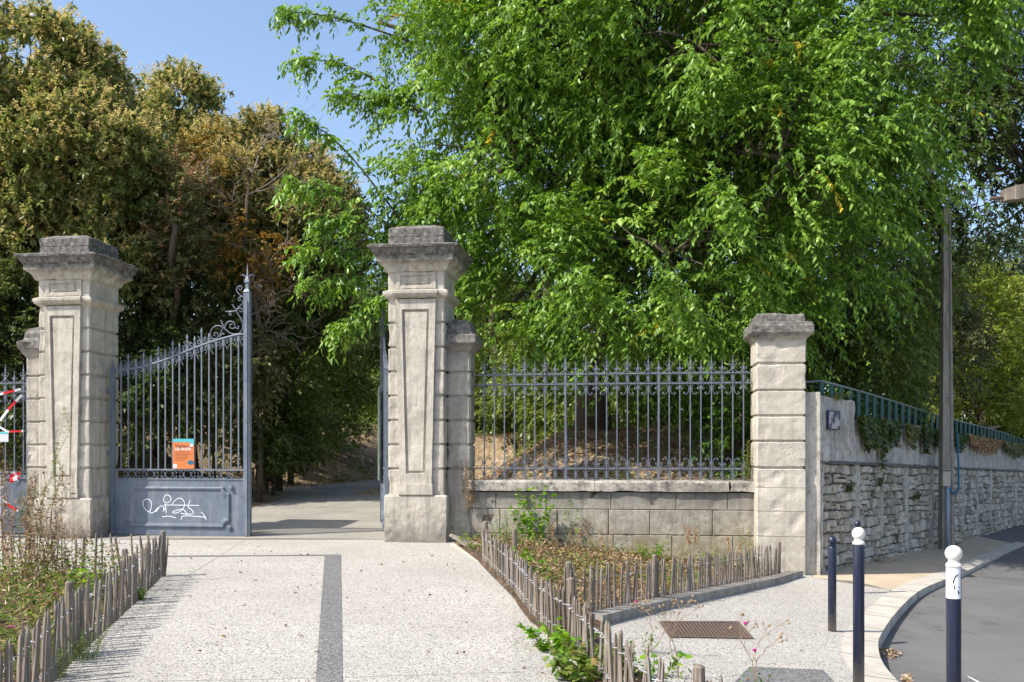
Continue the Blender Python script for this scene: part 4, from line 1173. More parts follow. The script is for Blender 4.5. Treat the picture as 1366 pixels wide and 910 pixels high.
# street lamp whose head reaches in from the right
sl = empty('street_lamp', (8.6, 12.4, zf(8.6)-0.13), 0, 'weathered street lamp head on an arm at the right edge against the sky', 'street lamp')
lh = P(1338, 260, 12.0); lz = lh.z - (zf(8.6)-0.13)
mb = MB(); mb.tube([(0,0,0),(0,0,1),(0,0,lz-0.2),(-0.3,-0.1,lz+0.15),(-0.9,-0.25,lz+0.14)], [0.09,0.075,0.05,0.04,0.035], 10); mb.build('pole', M['pole'], sl, smooth=True)
mb = MB(); hx = lh.x - 8.6
mb.rings([[(x_, -0.4-0.10*k, lz-0.09*k+dz), (x_, -0.4+0.10*k, lz-0.09*k+dz), (x_, -0.4+0.09*k, lz+0.085*k+dz), (x_, -0.4-0.09*k, lz+0.085*k+dz)] for x_, k, dz in ((hx,0.85,-0.01),(hx+0.10,0.95,0.01),(hx+0.11,1.02,0.01),(hx+0.35,1.02,0.05),(hx+0.9,0.95,0.13))])
mb.build('lamp_head', simple_mat('weathered_lamp_housing', (0.05,0.045,0.04), (0.24,0.20,0.15), 5, 0.7, 0.2, 40, 0.3), sl)
mb = MB(); mb.tube([(hx+0.04,-0.4,lz-0.03),(hx-0.16,-0.4,lz-0.05)], 0.022, 6); mb.build('bracket', M['rust'], sl)

# ------------------------------------------------------------------ bollards
def bollard(x, y, h, white, sticker, label):
    b = empty('bollard', (x, y, zf(x)), 0, label, 'bollard', 'bollards guarding the pavement corner')
    r = 0.0435; hb = h - (0.114 if not white else 0.122)
    mb = MB(); mb.lathe([(r,-0.1),(r,hb-0.012),(r*0.96,hb),(r*0.6,hb+0.002)], 28); mb.build('post', M['bollard'], b, smooth=False)
    o = C.objects[-1] if False else None
    R = 0.047 if not white else 0.051
    mb = MB(); prof = [(r*0.62,hb-0.002),(r*0.62,hb+0.02)] if not white else [(r*1.08,hb-0.014),(r*1.08,hb),(r*1.02,hb+0.008),(r*0.72,hb+0.02)]
    c = h - R
    for i in range(3, 15):
        a = -PI/2 + PI*i/14
        prof.append((max(0.001, R*math.cos(a)), c + R*math.sin(a)))
    mb.lathe(prof, 28); mb.build('ball', M['bollard_white'] if white else M['bollard'], b, smooth=True)
    if not white:
        mb = MB(); mb.lathe([(r*0.72,hb+0.003),(r*1.02,hb+0.006),(r*1.02,hb+0.016),(r*0.7,hb+0.02)], 28); mb.build('collar', M['bollard'], b)
    if sticker:
        mb = MB()
        aa = [math.radians(d) for d in range(-205, -52, 8)]
        mb.rings([[((r+0.0012)*math.cos(a), (r+0.0012)*math.sin(a), z) for a in aa] for z in (hb-0.205, hb-0.014)], False, False, False)
        mb.build('sticker', M['sticker'], b)
        mb = MB()
        def onb(a, z): return Vector(((r+0.0025)*math.cos(a), (r+0.0025)*math.sin(a), z))
        for pts in ([(-120,-0.11),(-112,-0.08),(-98,-0.06),(-80,-0.052)], [(-112,-0.12),(-108,-0.145)], [(-85,-0.15),(-78,-0.175),(-68,-0.16)], [(-82,-0.13),(-74,-0.135)]):
            mb.tube([onb(math.radians(a), hb+z) for a, z in pts], 0.0032, 4)
        mb.build('scribble', M['ink'], b)
    for pch in [o for o in bpy.data.objects if o.parent == b and o.name.startswith('post')]:
        pch.data.polygons.foreach_set('use_smooth', [True]*len(pch.data.polygons))
    return b
bollard(3.41, 10.18, 1.015, False, False, 'navy bollard with a navy ball top standing farthest left, by itself')
bollard(4.88, 13.5, 1.03, False, False, 'navy bollard mostly hidden behind the middle one, only its dark ball showing')
bollard(2.72, 7.50, 1.26, True, False, 'tall navy bollard with a white ball and no sticker, in the middle')
bollard(2.745, 5.94, 1.28, True, True, 'nearest navy bollard with a white ball and a white scribbled sticker')

# drain grate
g0, g1, g2, g3 = gp(879,830), gp(985,830), gp(1006,853), gp(894,851)
gx = (g0[0]+g1[0]+g2[0]+g3[0])/4; gy = (g0[1]+g1[1]+g2[1]+g3[1])/4
dg = empty('drain_grate', (gx, gy, zf(gx)), 0, 'rusty rectangular slotted drain grate set into the pale pavement', 'drain grate')
def gl(a, b):     # bilinear over the four corners
    x = (g3[0]*(1-a)+g2[0]*a)*(1-b) + (g0[0]*(1-a)+g1[0]*a)*b; y = (g3[1]*(1-a)+g2[1]*a)*(1-b) + (g0[1]*(1-a)+g1[1]*a)*b
    return x-gx, y-gy, zf(x)-zf(gx)
def gbox(mb, a0, a1, b0, b1, zt, zb):
    q = [gl(a0,b0), gl(a1,b0), gl(a1,b1), gl(a0,b1)]
    mb.rings([[(p[0],p[1],p[2]+zb) for p in q], [(p[0],p[1],p[2]+zt) for p in q]])
mb = MB(); gbox(mb, 0, 1, 0, 1, 0.003, -0.02); mb.build('frame', simple_mat('grate_pit', (0.02,0.016,0.014), (0.05,0.04,0.032), 30, 0.9, 0.2), dg)
mb = MB(); gbox(mb, 0, 0.06, 0, 1, 0.012, 0.0); gbox(mb, 0.94, 1, 0, 1, 0.012, 0.0); gbox(mb, 0.06, 0.94, 0, 0.05, 0.012, 0); gbox(mb, 0.06, 0.94, 0.95, 1, 0.012, 0)
for k in range(20):
    a = 0.075 + k*0.0435; gbox(mb, a, a+0.024, 0.05, 0.95, 0.010, 0.0)
mb.build('bars', M['rust'], dg)

# ------------------------------------------------------------------ picket fences
pk_mesh = []
for k in range(9):
    r_ = random.Random(100+k); mb = MB()
    n = 5; a0 = [2*PI*i/n + r_.uniform(-0.25, 0.25) for i in range(n)]; rr_ = [r_.uniform(0.014, 0.024) for _ in range(n)]
    hgt = 0.53 + r_.uniform(-0.025, 0.02); bx_ = r_.uniform(-0.008, 0.008); by_ = r_.uniform(-0.008, 0.008)
    tip = r_.choice([0.05, 0.07, 0.03])
    L_ = []
    for z, s, m_ in ((-0.08,1.0,0),(0.14,1.0,0.5),(0.30,0.97,1.0),(hgt-tip,0.92,0.6),(hgt-tip*0.4,0.62,0.5),(hgt,0.18,0.5)):
        L_.append([(rr_[i]*s*math.cos(a0[i])*1.15+bx_*m_, rr_[i]*s*math.sin(a0[i])*0.8+by_*m_, z) for i in range(n)])
    mb.rings(L_)
    o = mb.build('picket', M['wood'], None); pk_mesh.append(o.data); bpy.data.objects.remove(o)
mb = MB(); mb.lathe([(0.036,-0.1),(0.037,0.2),(0.034,0.52),(0.034,0.56),(0.020,0.575)], 9); o = mb.build('post', M['wood'], None, wear=0.003, cell=0.05); post_mesh = o.data; bpy.data.objects.remove(o)
def picket_fence(line, step, label, seed, posts=(), lean=0.05, cap=100, hs=1.0):
    r_ = random.Random(seed); x0, y0 = line[0]
    root = empty('picket_fence', (x0, y0, zf(x0)), 0, label, 'picket fence', 'low split chestnut picket fences round the beds')
    pts = resample(line, step)[:cap]
    top = []; bot = []
    for i, (x, y) in enumerate(pts):
        j = min(i+1, len(pts)-1); jj = max(0, j-1)
        ang = math.atan2(pts[j][1]-pts[jj][1], pts[j][0]-pts[jj][0]) if j != jj else 0
        o = bpy.data.objects.new('picket', r_.choice(pk_mesh)); C.objects.link(o); o.parent = root
        jx = r_.uniform(-0.25, 0.25)*step
        sc = hs*r_.uniform(0.93, 1.06)
        lx = 0.035*math.sin(i*0.35+seed)*1.0 + r_.gauss(0, lean); ly = 0.04*math.sin(i*0.22+seed*2) + r_.gauss(0, 0.035)
        o.location = (x-x0+jx*math.cos(ang), y-y0+jx*math.sin(ang), zf(x)-zf(x0)+0.01)
        o.rotation_euler = (lx*math.sin(ang)*0+ly, lx, ang if r_.random() < 0.5 else ang+PI)
        o.scale = (r_.uniform(0.62, 0.98), r_.uniform(0.62, 0.98), sc)
        bx_ = x-x0 + jx*math.cos(ang); by_ = y-y0 + jx*math.sin(ang); nx_, ny_ = -math.sin(ang)*0.022, math.cos(ang)*0.022
        s = 1 if i % 2 else -1
        for L_, h in ((top, 0.40*hs), (bot, 0.13*hs)):
            L_.append((bx_ + s*nx_, by_ + s*ny_, zf(x)-zf(x0) + h + r_.uniform(-0.006, 0.006)))
    for L_ in (top, bot):
        mb = MB(); mb.tube(L_, 0.0032, 3)
        M_ = [(p[0]*.5+q[0]*.5, p[1]*.5+q[1]*.5, p[2]*.5+q[2]*.5) for p, q in zip(L_, L_[1:])]
        for p in M_:
            if r_.random() < 0.25:
                mb.tube([(p[0]-0.014, p[1], p[2]-0.012), (p[0], p[1]+0.006, p[2]+0.008), (p[0]+0.014, p[1]-0.004, p[2]-0.008)], 0.0045, 3)
        mb.build('wire_strand', M['wire'], root)
    for (x, y) in posts:
        o = bpy.data.objects.new('post', post_mesh); C.objects.link(o); o.parent = root
        o.location = (x-x0, y-y0, zf(x)-zf(x0)); o.rotation_euler = (r_.uniform(-.04,.04), r_.uniform(-.04,.04), r_.uniform(0,6))
    return root
picket_fence(rowL, 0.088, 'picket fence running towards the viewer along the left bed, casting striped shadows', 1, [(-4.34,11.86),(-3.95,9.75),(-3.42,7.35),(-2.86,5.2)])
picket_fence(rowK, 0.128, 'loosely spaced picket fence at the back of the left bed', 2, [], lean=0.06, hs=1.0)
picket_fence(rowA, 0.080, 'leaning picket fence between the pale path and the right bed', 3, [(-0.36,13.35),(0.03,12.2),(0.50,7.95)], lean=0.06, hs=0.87)
picket_fence(rowB, 0.078, 'picket fence behind the low kerb at the front of the right bed', 4, [(0.52,9.1),(1.58,10.68),(4.12,14.8)], lean=0.05)
picket_fence([(1.10,4.9),(0.93,5.05)], 0.06, 'short end of picket fence at the bottom edge of the photo', 6, [(0.98,4.98)], lean=0.05)
# broken pieces lying by the pillar
r_ = random.Random(5)
bp = empty('broken_fence_piece', (-0.80, 14.95, 0.0), 0, 'broken piece of picket fence lying at the foot of the right gate pillar', 'fence piece')
for k in range(4):
    o = bpy.data.objects.new('picket', pk_mesh[k]); C.objects.link(o); o.parent = bp
    o.location = (-0.12+0.03*k, 0.35-0.11*k, 0.17-0.01*k); o.rotation_euler = (0.05*k, math.radians(103+3*k), math.radians(-28-4*k)); o.scale = (1.5,1.5,1.1)

# ------------------------------------------------------------------ trees
def g_at(px, Y): 
    x = (px-683)/F*Y
    return (x, Y, hp(x, Y))
# big bright tree
b = g_at(790, 21.5)
big_lobes = [
 (850,120,20.5,3.9,2.9,3.6),(655,200,20,2.0,1.9,2.2),(600,335,19.5,0.85,1.0,1.0),(670,425,19.2,1.1,0.9,0.75),(618,75,20.5,1.0,1.1,1.1),
 (505,30,20.5,0.75,0.8,0.45),(560,255,19.6,0.4,0.6,0.45),(730,380,18.8,1.6,1.3,1.3),(890,340,17.8,2.1,1.3,1.7),(1040,210,17.6,1.9,1.4,2.0),(930,60,18,2.6,1.6,1.8),
 (1150,110,18.3,1.7,1.6,1.8),(1225,20,19,1.4,1.6,1.5),(740,20,18.8,2.4,1.7,1.8),(1110,330,18.6,1.4,1.2,1.0),(1205,215,18.6,1.1,1.1,1.2),(820,440,18.6,1.9,1.2,0.65),
 (970,420,18.2,1.5,1.1,0.75),(850,-90,20.5,3.8,2.9,2.2),(1080,-60,19.5,2.8,2.2,1.9),(690,-70,20.5,2.2,2.0,1.7),(900,200,23.5,4.0,2.6,3.5)]
tree('big_broadleaf_tree', 'huge bright green tree with drooping leaves spreading over the long railing', big_lobes, b, P(850,200,21.5), 'leaf_big', 21, r0=0.36,
     twig=0.25, dens=1.25, fill=0.15, clump_r=0.38, sprays=13, stem=0.85, leaves=19, L=0.118, W=0.052, droop=0.5, hang=0.42, under=-0.85, tint_mu=0.5, tint_sd=0.34, yellow=0.004, up=0.15)
# long sprays reaching left from the big tree
rng = np.random.default_rng(77)
br = [((540,300,19.4),(455,190,19.0),(408,160,18.8)),((560,330,19.4),(450,250,19.0),(388,245,18.7)),((560,150,20),(470,85,19.8),(402,78,19.6)),((560,60,20.2),(450,22,20),(388,16,19.8)),
      ((560,120,20),(500,135,19.7),(462,122,19.5)),((570,330,19.4),(490,330,19),(408,338,18.7)),((570,360,19.4),(480,370,19),(420,378,18.7)),((560,400,19),(500,400,18.8),(455,436,18.6)),((560,350,19.4),(470,290,19),(425,300,18.7))]
root = [o for o in bpy.data.objects if o.name == 'big_broadleaf_tree'][0]
rb = np.array(root.location)
pos=[];dirs=[];mb = MB()
for p0, p1, p2 in br:
    q = smooth3([P(*p0), P(*p1), P(*p2)], 3)
    mb.tube([Vector(k)-root.location for k in q], [0.028*(1-i/len(q))+0.005 for i in range(len(q))], 4)
    for i in range(2, len(q)):
        for r in range(2):
            pos.append(np.array(q[i]) - rb + rng.normal(0, 0.07, 3)); dirs.append(np.array((Vector(q[i])-Vector(q[i-1])).normalized()) + rng.normal(0, 0.25, 3))
mb.build('outer_branch', M['bark'], root)
pos = np.array(pos); dirs = unit(np.array(dirs))
foliage('outer_sprays', M['leaf_big'], root, [], 78, clumps=(pos, dirs), sprays=0.3, clump_r=0.10, stem=0.42, leaves=8, L=0.13, W=0.055, droop=0.6, hang=0.5, tint_mu=0.5, tint_sd=0.3)

PAN = dict(frac=1.0, n=11, L=0.08, W=0.042, stem=0.22, leaves=12, out=0.16)
EV = dict(dens=4.6, clump_r=0.42, sprays=9, stem=0.36, leaves=12, L=0.16, W=0.068, droop=0.25, hang=0.3, tuft=True, fill=0.15, shell=(0.9, 1.03), under=-0.6, tint_sd=0.3, simple=True)
b = g_at(60, 26)
tree('evergreen_tree', 'tall round evergreen with ochre flower tufts at the top left of the photo', [(0,145,25,3.05,2.7,2.35),(92,225,24,2.15,2.0,1.75),(-75,290,24,2.4,2.2,2.3),(50,335,23.6,1.8,1.6,1.7),(140,330,23.8,1.2,1.3,1.7)],
     b, P(30,150,25.6), 'leaf_ever', 31, r0=0.3, panicles=PAN, **EV)
b = g_at(250, 32)
tree('evergreen_tree', 'round topped evergreen rising behind the rusty foliage against the sky', [(240,150,31.5,1.0,1.1,1.15),(200,215,30.5,1.6,1.5,1.6),(285,240,31,1.5,1.4,1.4),(230,320,31,2.0,1.6,2.0)],
     b, P(240,200,31.5), 'leaf_ever', 32, r0=0.25, panicles=PAN, **EV)
b = g_at(352, 31)
tree('evergreen_tree', 'olive toned evergreen nearest the gap of sky above the gateway', [(345,205,29.5,0.95,1.0,1.05),(392,238,29.5,0.95,1.0,1.0),(345,290,28.5,1.8,1.6,1.7),(420,320,28.5,1.2,1.5,1.9),(300,230,30,1.2,1.2,1.1),(370,400,29,1.9,1.5,1.7)],
     b, P(385,250,29), 'leaf_olive', 33, r0=0.22, panicles=PAN, **EV)
SM = dict(fill=0.2, simple=True, clump_r=0.5, dens=2.3, sprays=10, stem=0.45, leaves=11, L=0.12, W=0.065, droop=0.3, hang=0.3, under=-0.9, tint_sd=0.35)
b = g_at(212, 26)
tree('rusty_tree', 'small tree with rusty pinkish brown leaves behind the closed gate leaf', [(235,262,23.8,0.85,0.8,0.6),(268,290,24,0.6,0.6,0.5),(248,345,24,0.7,0.7,0.6),(205,345,24,0.75,0.7,0.8),(228,395,24,0.8,0.7,0.7)], b, P(235,300,22.9), 'leaf_olive', 34, r0=0.12,
     panicles=dict(frac=0.8, n=10, mat='leaf_rusty', L=0.09, W=0.05, stem=0.25, out=0.12), **{**SM, 'dens': 1.5, 'stem': 0.3})
b = g_at(262, 26.5)
tree('orange_tree', 'slender tree with a burst of orange leaves high behind the gate', [(262,212,26.5,0.75,0.6,0.6),(285,235,26.6,0.6,0.5,0.5)], b, P(265,240,26.5), 'leaf_orange', 35, r0=0.08, **{**SM, 'dens': 1.4})
b = g_at(345, 24.5)
tree('orange_tree', 'drooping orange leaved tree beside the tall spike of the gate leaf', [(342,320,24.5,0.6,0.6,0.6),(322,350,24.4,0.65,0.6,0.6),(350,370,24.6,0.45,0.5,0.5)], b, P(340,335,24.5), 'leaf_orange', 36, r0=0.08, **{**SM, 'dens': 1.0, 'tint_mu': 0.2})
# bare dead tree
b = Vector(g_at(335, 25.5)); dt = empty('dead_tree', b, 0, 'leafless tree with pale tangled dead branches above the gate leaf', 'tree')
rng = np.random.default_rng(5); mb = MB()
tp = np.array(P(330, 260, 25.5) - b)
tk = limb_points((0,0,-0.2), tp, rng, 0, 6, 0.08); mb.tube(tk, [0.10,0.09,0.08,0.07,0.06,0.05,0.045], 7); mb.build('trunk', M['bark'], dt, smooth=True)
mb = MB()
def dead(p, d, l, r, k):
    e = p + d*l
    q = limb_points(p, e, rng, 0.04*rng.normal(), 4, 0.25)
    mb.tube(q, [r, r*.9, r*.8, r*.7, r*.55], 4, cap=False)
    if k == 0: return
    for _ in range(rng.integers(3, 6)):
        j = rng.integers(1, 5); dd = unit((d + rng.normal(0, 0.65, 3))[None])[0]
        dead(q[j], dd, l*rng.uniform(0.45, 0.75), r*0.6, k-1)
for k in range(9):
    a = rng.uniform(0, 2*PI); dead(tk[rng.integers(3, 7)], unit(np.array([[math.cos(a), math.sin(a)*0.6, rng.uniform(0.0, 0.8)]]))[0], 1.35, 0.03, 3)
mb.build('branches', M['bark_pale'], dt)

# undergrowth behind the gate: each bush its own
def shrub(label, lobes, px, Y, mat, seed, name='shrub', **kw):
    b = g_at(px, Y); top = Vector(b) + Vector((0, 0, 0.8))
    k = {**SM, **kw}
    return tree(name, label, lobes, b, top, mat, seed, r0=0.07, cat='shrub', group='bushes and small trees inside the park', twig=0.3, **k)
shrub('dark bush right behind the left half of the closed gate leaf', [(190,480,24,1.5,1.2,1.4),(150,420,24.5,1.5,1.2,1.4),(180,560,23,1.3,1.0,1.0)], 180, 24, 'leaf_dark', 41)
shrub('tall leafy bush above the middle of the closed gate leaf', [(185,400,25.5,1.3,1.0,1.2),(300,370,26,1.2,1.0,1.2),(345,420,26.5,0.9,0.8,1.0)], 240, 26, 'leaf_mid', 65, tint_mu=0.35)
shrub('olive bush behind the right half of the closed gate leaf', [(280,430,25.5,1.6,1.2,1.3),(300,500,24.5,1.3,1.0,1.2),(255,545,24,1.0,0.9,0.8)], 285, 25, 'leaf_olive', 42, tint_mu=0.3)
shrub('dense bush filling the view just right of the gate leaf', [(370,500,27.5,1.5,1.2,1.2),(345,565,26.5,1.0,0.9,0.6),(385,570,27.5,0.9,0.8,0.6),(400,430,29,1.7,1.3,1.5)], 355, 27.5, 'leaf_mid', 43, tint_mu=0.3)
shrub('bush in the middle of the gateway above the bank', [(430,520,36,1.7,1.3,1.4),(405,575,33,1.3,1.0,0.8),(440,580,36,1.2,1,0.7),(445,440,37,2.0,1.5,1.9)], 410, 35, 'leaf_mid', 44, tint_mu=0.4)
shrub('low dark scrub at the foot of the bank beside the gate leaf', [(345,600,24.5,0.7,0.5,0.45),(368,598,27,0.7,0.6,0.45),(395,600,29.5,0.7,0.5,0.4)], 365, 26.5, 'leaf_dark', 63, tint_mu=0.55, dens=3.5, stem=0.25, L=0.1)
shrub('leafy bush where the park path bends out of sight', [(470,520,43,1.9,1.3,1.5),(460,580,41,1.6,1.1,0.8),(490,450,45,2.3,1.6,2.0)], 450, 42, 'leaf_mid', 64, tint_mu=0.5)
shrub('sunlit yellow green bush far down the path', [(500,500,48,2.0,1.5,2.0),(515,560,47,1.7,1.3,1.3),(485,575,46,1.2,1,0.8)], 500, 48, 'leaf_lime', 45, tint_mu=0.5)
shrub('dark bush at the far left behind the taped railing', [(10,440,23,1.8,1.4,1.7),(20,530,22.5,1.5,1.2,1.5),(-70,470,23,2,1.5,2)], 15, 23.5, 'leaf_dark', 46)
shrub('bush seen through the left end of the long railing', [(660,500,30,1.6,1.3,1.4),(690,550,28,1.2,1.0,1.0),(640,560,33,1.2,1,1.1)], 668, 30, 'leaf_mid', 47, tint_mu=0.6)
shrub('bush seen through the railing left of the big trunk', [(730,500,27,1.4,1.2,1.2),(750,550,26,1.0,0.9,0.7)], 735, 27, 'leaf_mid', 48, tint_mu=0.55)
shrub('dark bush behind the middle of the long railing', [(850,500,25.5,1.6,1.2,1.1),(900,530,24.5,1.3,1.0,0.8)], 868, 25.5, 'leaf_mid', 49, tint_mu=0.3)
shrub('leafy climber bush at the right end of the long railing', [(965,545,18.2,0.62,0.5,0.65),(990,590,17.6,0.4,0.4,0.5),(940,500,19,0.9,0.7,0.8)], 965, 18.4, 'leaf_big', 50, L=0.085, W=0.055, tint_mu=0.15, dens=4)
shrub('big dark bush behind the end of the retaining wall', [(1110,430,22,1.7,1.4,1.5),(1180,400,23.5,1.7,1.5,1.7),(1150,500,22.5,1.5,1.2,1.0)], 1140, 23, 'leaf_mid', 51, tint_mu=0.5)
shrub('dark bush above the green fence just left of the utility pole', [(1225,470,28,1.8,1.4,1.6),(1200,360,28,2.0,1.6,1.8)], 1222, 28, 'leaf_olive', 52, tint_mu=0.25)
shrub('yellow green tree with a reddish tip right of the utility pole', [(1305,450,33,1.9,1.6,2.0),(1330,530,32,1.8,1.4,1.4),(1290,390,33.5,1.2,1.2,1.2),(1290,530,32,1.2,1.1,1.2)], 1305, 33, 'leaf_lime', 53, tint_mu=0.42)
shrub('pale grey green tree crown behind the yellow green one', [(1325,350,44,2.4,1.8,1.4),(1370,400,44,2.2,1.8,2.0),(1300,390,45,1.8,1.5,1.6)], 1330, 44, 'leaf_grey', 54, L=0.2, W=0.08)
shrub('dark tree at the right edge above the green fence', [(1385,500,38,2.2,1.8,2.0),(1430,440,38,2.5,2,2.8),(1460,560,36,2.5,2,1.6)], 1395, 38, 'leaf_mid', 55, L=0.14, W=0.07)
b = g_at(1440, 26)
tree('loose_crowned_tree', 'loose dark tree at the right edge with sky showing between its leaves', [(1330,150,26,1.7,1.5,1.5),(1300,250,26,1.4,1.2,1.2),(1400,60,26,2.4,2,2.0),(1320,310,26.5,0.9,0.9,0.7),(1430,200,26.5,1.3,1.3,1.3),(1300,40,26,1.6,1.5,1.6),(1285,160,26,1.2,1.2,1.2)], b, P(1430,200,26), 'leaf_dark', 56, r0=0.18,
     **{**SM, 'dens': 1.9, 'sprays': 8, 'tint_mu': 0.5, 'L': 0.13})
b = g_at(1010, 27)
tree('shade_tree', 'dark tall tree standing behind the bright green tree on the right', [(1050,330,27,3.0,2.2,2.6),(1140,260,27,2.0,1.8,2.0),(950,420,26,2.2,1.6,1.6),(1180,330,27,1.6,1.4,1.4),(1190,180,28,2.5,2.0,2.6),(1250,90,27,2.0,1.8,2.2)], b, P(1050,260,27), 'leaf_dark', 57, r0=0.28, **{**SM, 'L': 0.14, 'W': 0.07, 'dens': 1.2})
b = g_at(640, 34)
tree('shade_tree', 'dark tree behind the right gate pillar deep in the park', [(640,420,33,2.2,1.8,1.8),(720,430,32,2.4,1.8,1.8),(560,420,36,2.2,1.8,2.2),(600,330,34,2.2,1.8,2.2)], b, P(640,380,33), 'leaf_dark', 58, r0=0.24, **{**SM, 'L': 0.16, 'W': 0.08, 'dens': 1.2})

# slim trunks standing in the wood
rng = np.random.default_rng(9)
tr0 = None
for px, Y, r, ptop, lab in ((372,28,0.10,250,'slim bare trunk right of the gate leaf spike'),(388,31,0.09,260,'thinner bare trunk next to the one by the gate spike'),(195,27,0.13,300,'dark trunk behind the middle of the gate leaf'),
                    (650,29,0.13,380,'dark trunk behind the left end of the long railing'),(735,31,0.14,380,'dark trunk seen through the railing left of the big tree'),(20,24,0.16,300,'thick dark trunk behind the taped railing'),(880,27,0.12,400,'dark trunk behind the middle of the long railing')):
    b = Vector(g_at(px, Y)); t_ = P(px+rng.uniform(-14,14), ptop, Y+0.4)-b
    root = empty('slim_tree', b, 0, lab, 'tree', 'bare slim trunks under the canopy')
    mb = MB(); q = limb_points((0,0,-0.2), t_, rng, 0, 7, 0.06); mb.tube(q, [r*(1.2-0.07*i) for i in range(8)], 8); mb.build('trunk', M['bark'], root, smooth=True)
    mb = MB()
    for k in range(6):
        s = q[rng.integers(3, 8)]; a = rng.uniform(0, 2*PI); e = s + np.array([math.cos(a)*1.1, math.sin(a)*0.8, rng.uniform(0.3, 1.1)])
        mb.tube(limb_points(s, e, rng, 0.05, 4, 0.2), [r*.3, r*.25, r*.18, r*.12, r*.06], 4, cap=False)
    mb.build('limbs', M['bark'], root)

# far wood as one mass
b = Vector((0, 60, 2.0)); _w = 0; wd = empty('far_wood', b, 0, 'dark wood closing the view at the back of the park', 'wood'); wd['kind'] = 'stuff'
lob = []
rng = np.random.default_rng(12)
for k in range(44):
    px = -1000 + k*78; Y = 55 + rng.uniform(-5, 6); zt = rng.uniform(3.6, 6.5)
    x = (px-683)/F*Y; lob.append((tuple(np.array([x, Y, 2.5 + zt*0.5]) - np.array(b)), (3.4, 2.6, zt)))
for k in range(12):
    lob.append((tuple(np.array([-22.0 - 2.6*k + rng.uniform(-1, 1), 30 + 1.8*k + rng.uniform(-1.5, 1.5), 4.5]) - np.array(b)), (2.6, 2.4, rng.uniform(3.5, 5.5))))
cc, cd = crown_clumps(lob, rng, 0.9, -0.8); k_ = cc[:, 1] < 4
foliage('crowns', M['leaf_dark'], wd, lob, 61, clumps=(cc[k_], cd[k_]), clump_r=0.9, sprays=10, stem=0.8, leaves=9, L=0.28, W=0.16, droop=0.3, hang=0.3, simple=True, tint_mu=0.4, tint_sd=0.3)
mb = MB()
for k in range(60):
    px = rng.uniform(-200, 1450); Y = rng.uniform(47, 56); x = (px-683)/F*Y; mb.tube([(x, Y-60, -2), (x+rng.normal(0,.3), Y-60, 6)], [0.16, 0.09], 6)
mb.build('trunks', M['bark'], wd)

# ------------------------------------------------------------------ low plants
def herb(name, x, y, h, label, cat, seed, n=5, spread=0.3, mat='leaf_weed', stem='stem_green', L=0.05, W=0.025, per=14, group=None, droop=0.25, base=0.0, z=None, flowers=None, lean=(0,0), lo=0.15, r=0.004, up=0.25, jit=0.5):
    rng = np.random.default_rng(seed); z0 = (zf(x) if z is None else z) + base
    root = empty(name, (x, y, z0), 0, label, cat, group); mb = MB(); pos = []; tops = []
    for i in range(n):
        a = rng.uniform(0, 2*PI); s = spread*math.sqrt(rng.random()); hh = h*rng.uniform(0.6, 1.05)
        p0 = np.array([math.cos(a)*s*0.35, math.sin(a)*s*0.35, -0.03]); p1 = np.array([math.cos(a)*s+lean[0]*hh, math.sin(a)*s+lean[1]*hh, hh])
        q = limb_points(p0, p1, rng, 0.02, 6, 0.10); mb.tube(q, [r*(1.2-0.13*k) for k in range(7)], 4, cap=False); tops.append(q[-1])
        for k in range(per):
            t = rng.uniform(lo, 1.0)*6; k0 = min(5, int(t)); pos.append(q[k0]*(1-(t-k0)) + q[k0+1]*(t-k0))
    mb.build('stems', M[stem], root)
    pos = np.array(pos); n_ = len(pos)
    ax = unit(rng.normal(0, jit, (n_, 3)) + unit(rng.normal(0, 1, (n_, 3))*np.array([1, 1, 0.1])) + np.array([0, 0, up])); sdv = unit(np.cross(ax, np.array([0, 0, 1.0]) + rng.normal(0, 0.4, (n_, 3))))
    leaf_object('leaves', M[mat], root, pos, ax, sdv, L*rng.uniform(0.6, 1.3, n_), W*rng.uniform(0.6, 1.3, n_), np.clip(rng.normal(0.5, 0.25, n_), 0, 1), droop)
    if flowers:
        mb = MB()
        for t_ in tops[:flowers]:
            for k in range(8):
                a = 2*PI*k/8; c = Vector(t_); e = c + Vector((math.cos(a)*0.02, math.sin(a)*0.02, 0.008)); e2 = c + Vector((math.cos(a+.5)*0.02, math.sin(a+.5)*0.02, 0.008)); i0 = len(mb.v); mb.v += [c, e, (e+e2)/2+Vector((math.cos(a+.25)*.008, math.sin(a+.25)*.008, 0)), e2]; mb.face((i0,i0+1,i0+2,i0+3))
        mb.build('flowers', M['pink'], root)
    return root

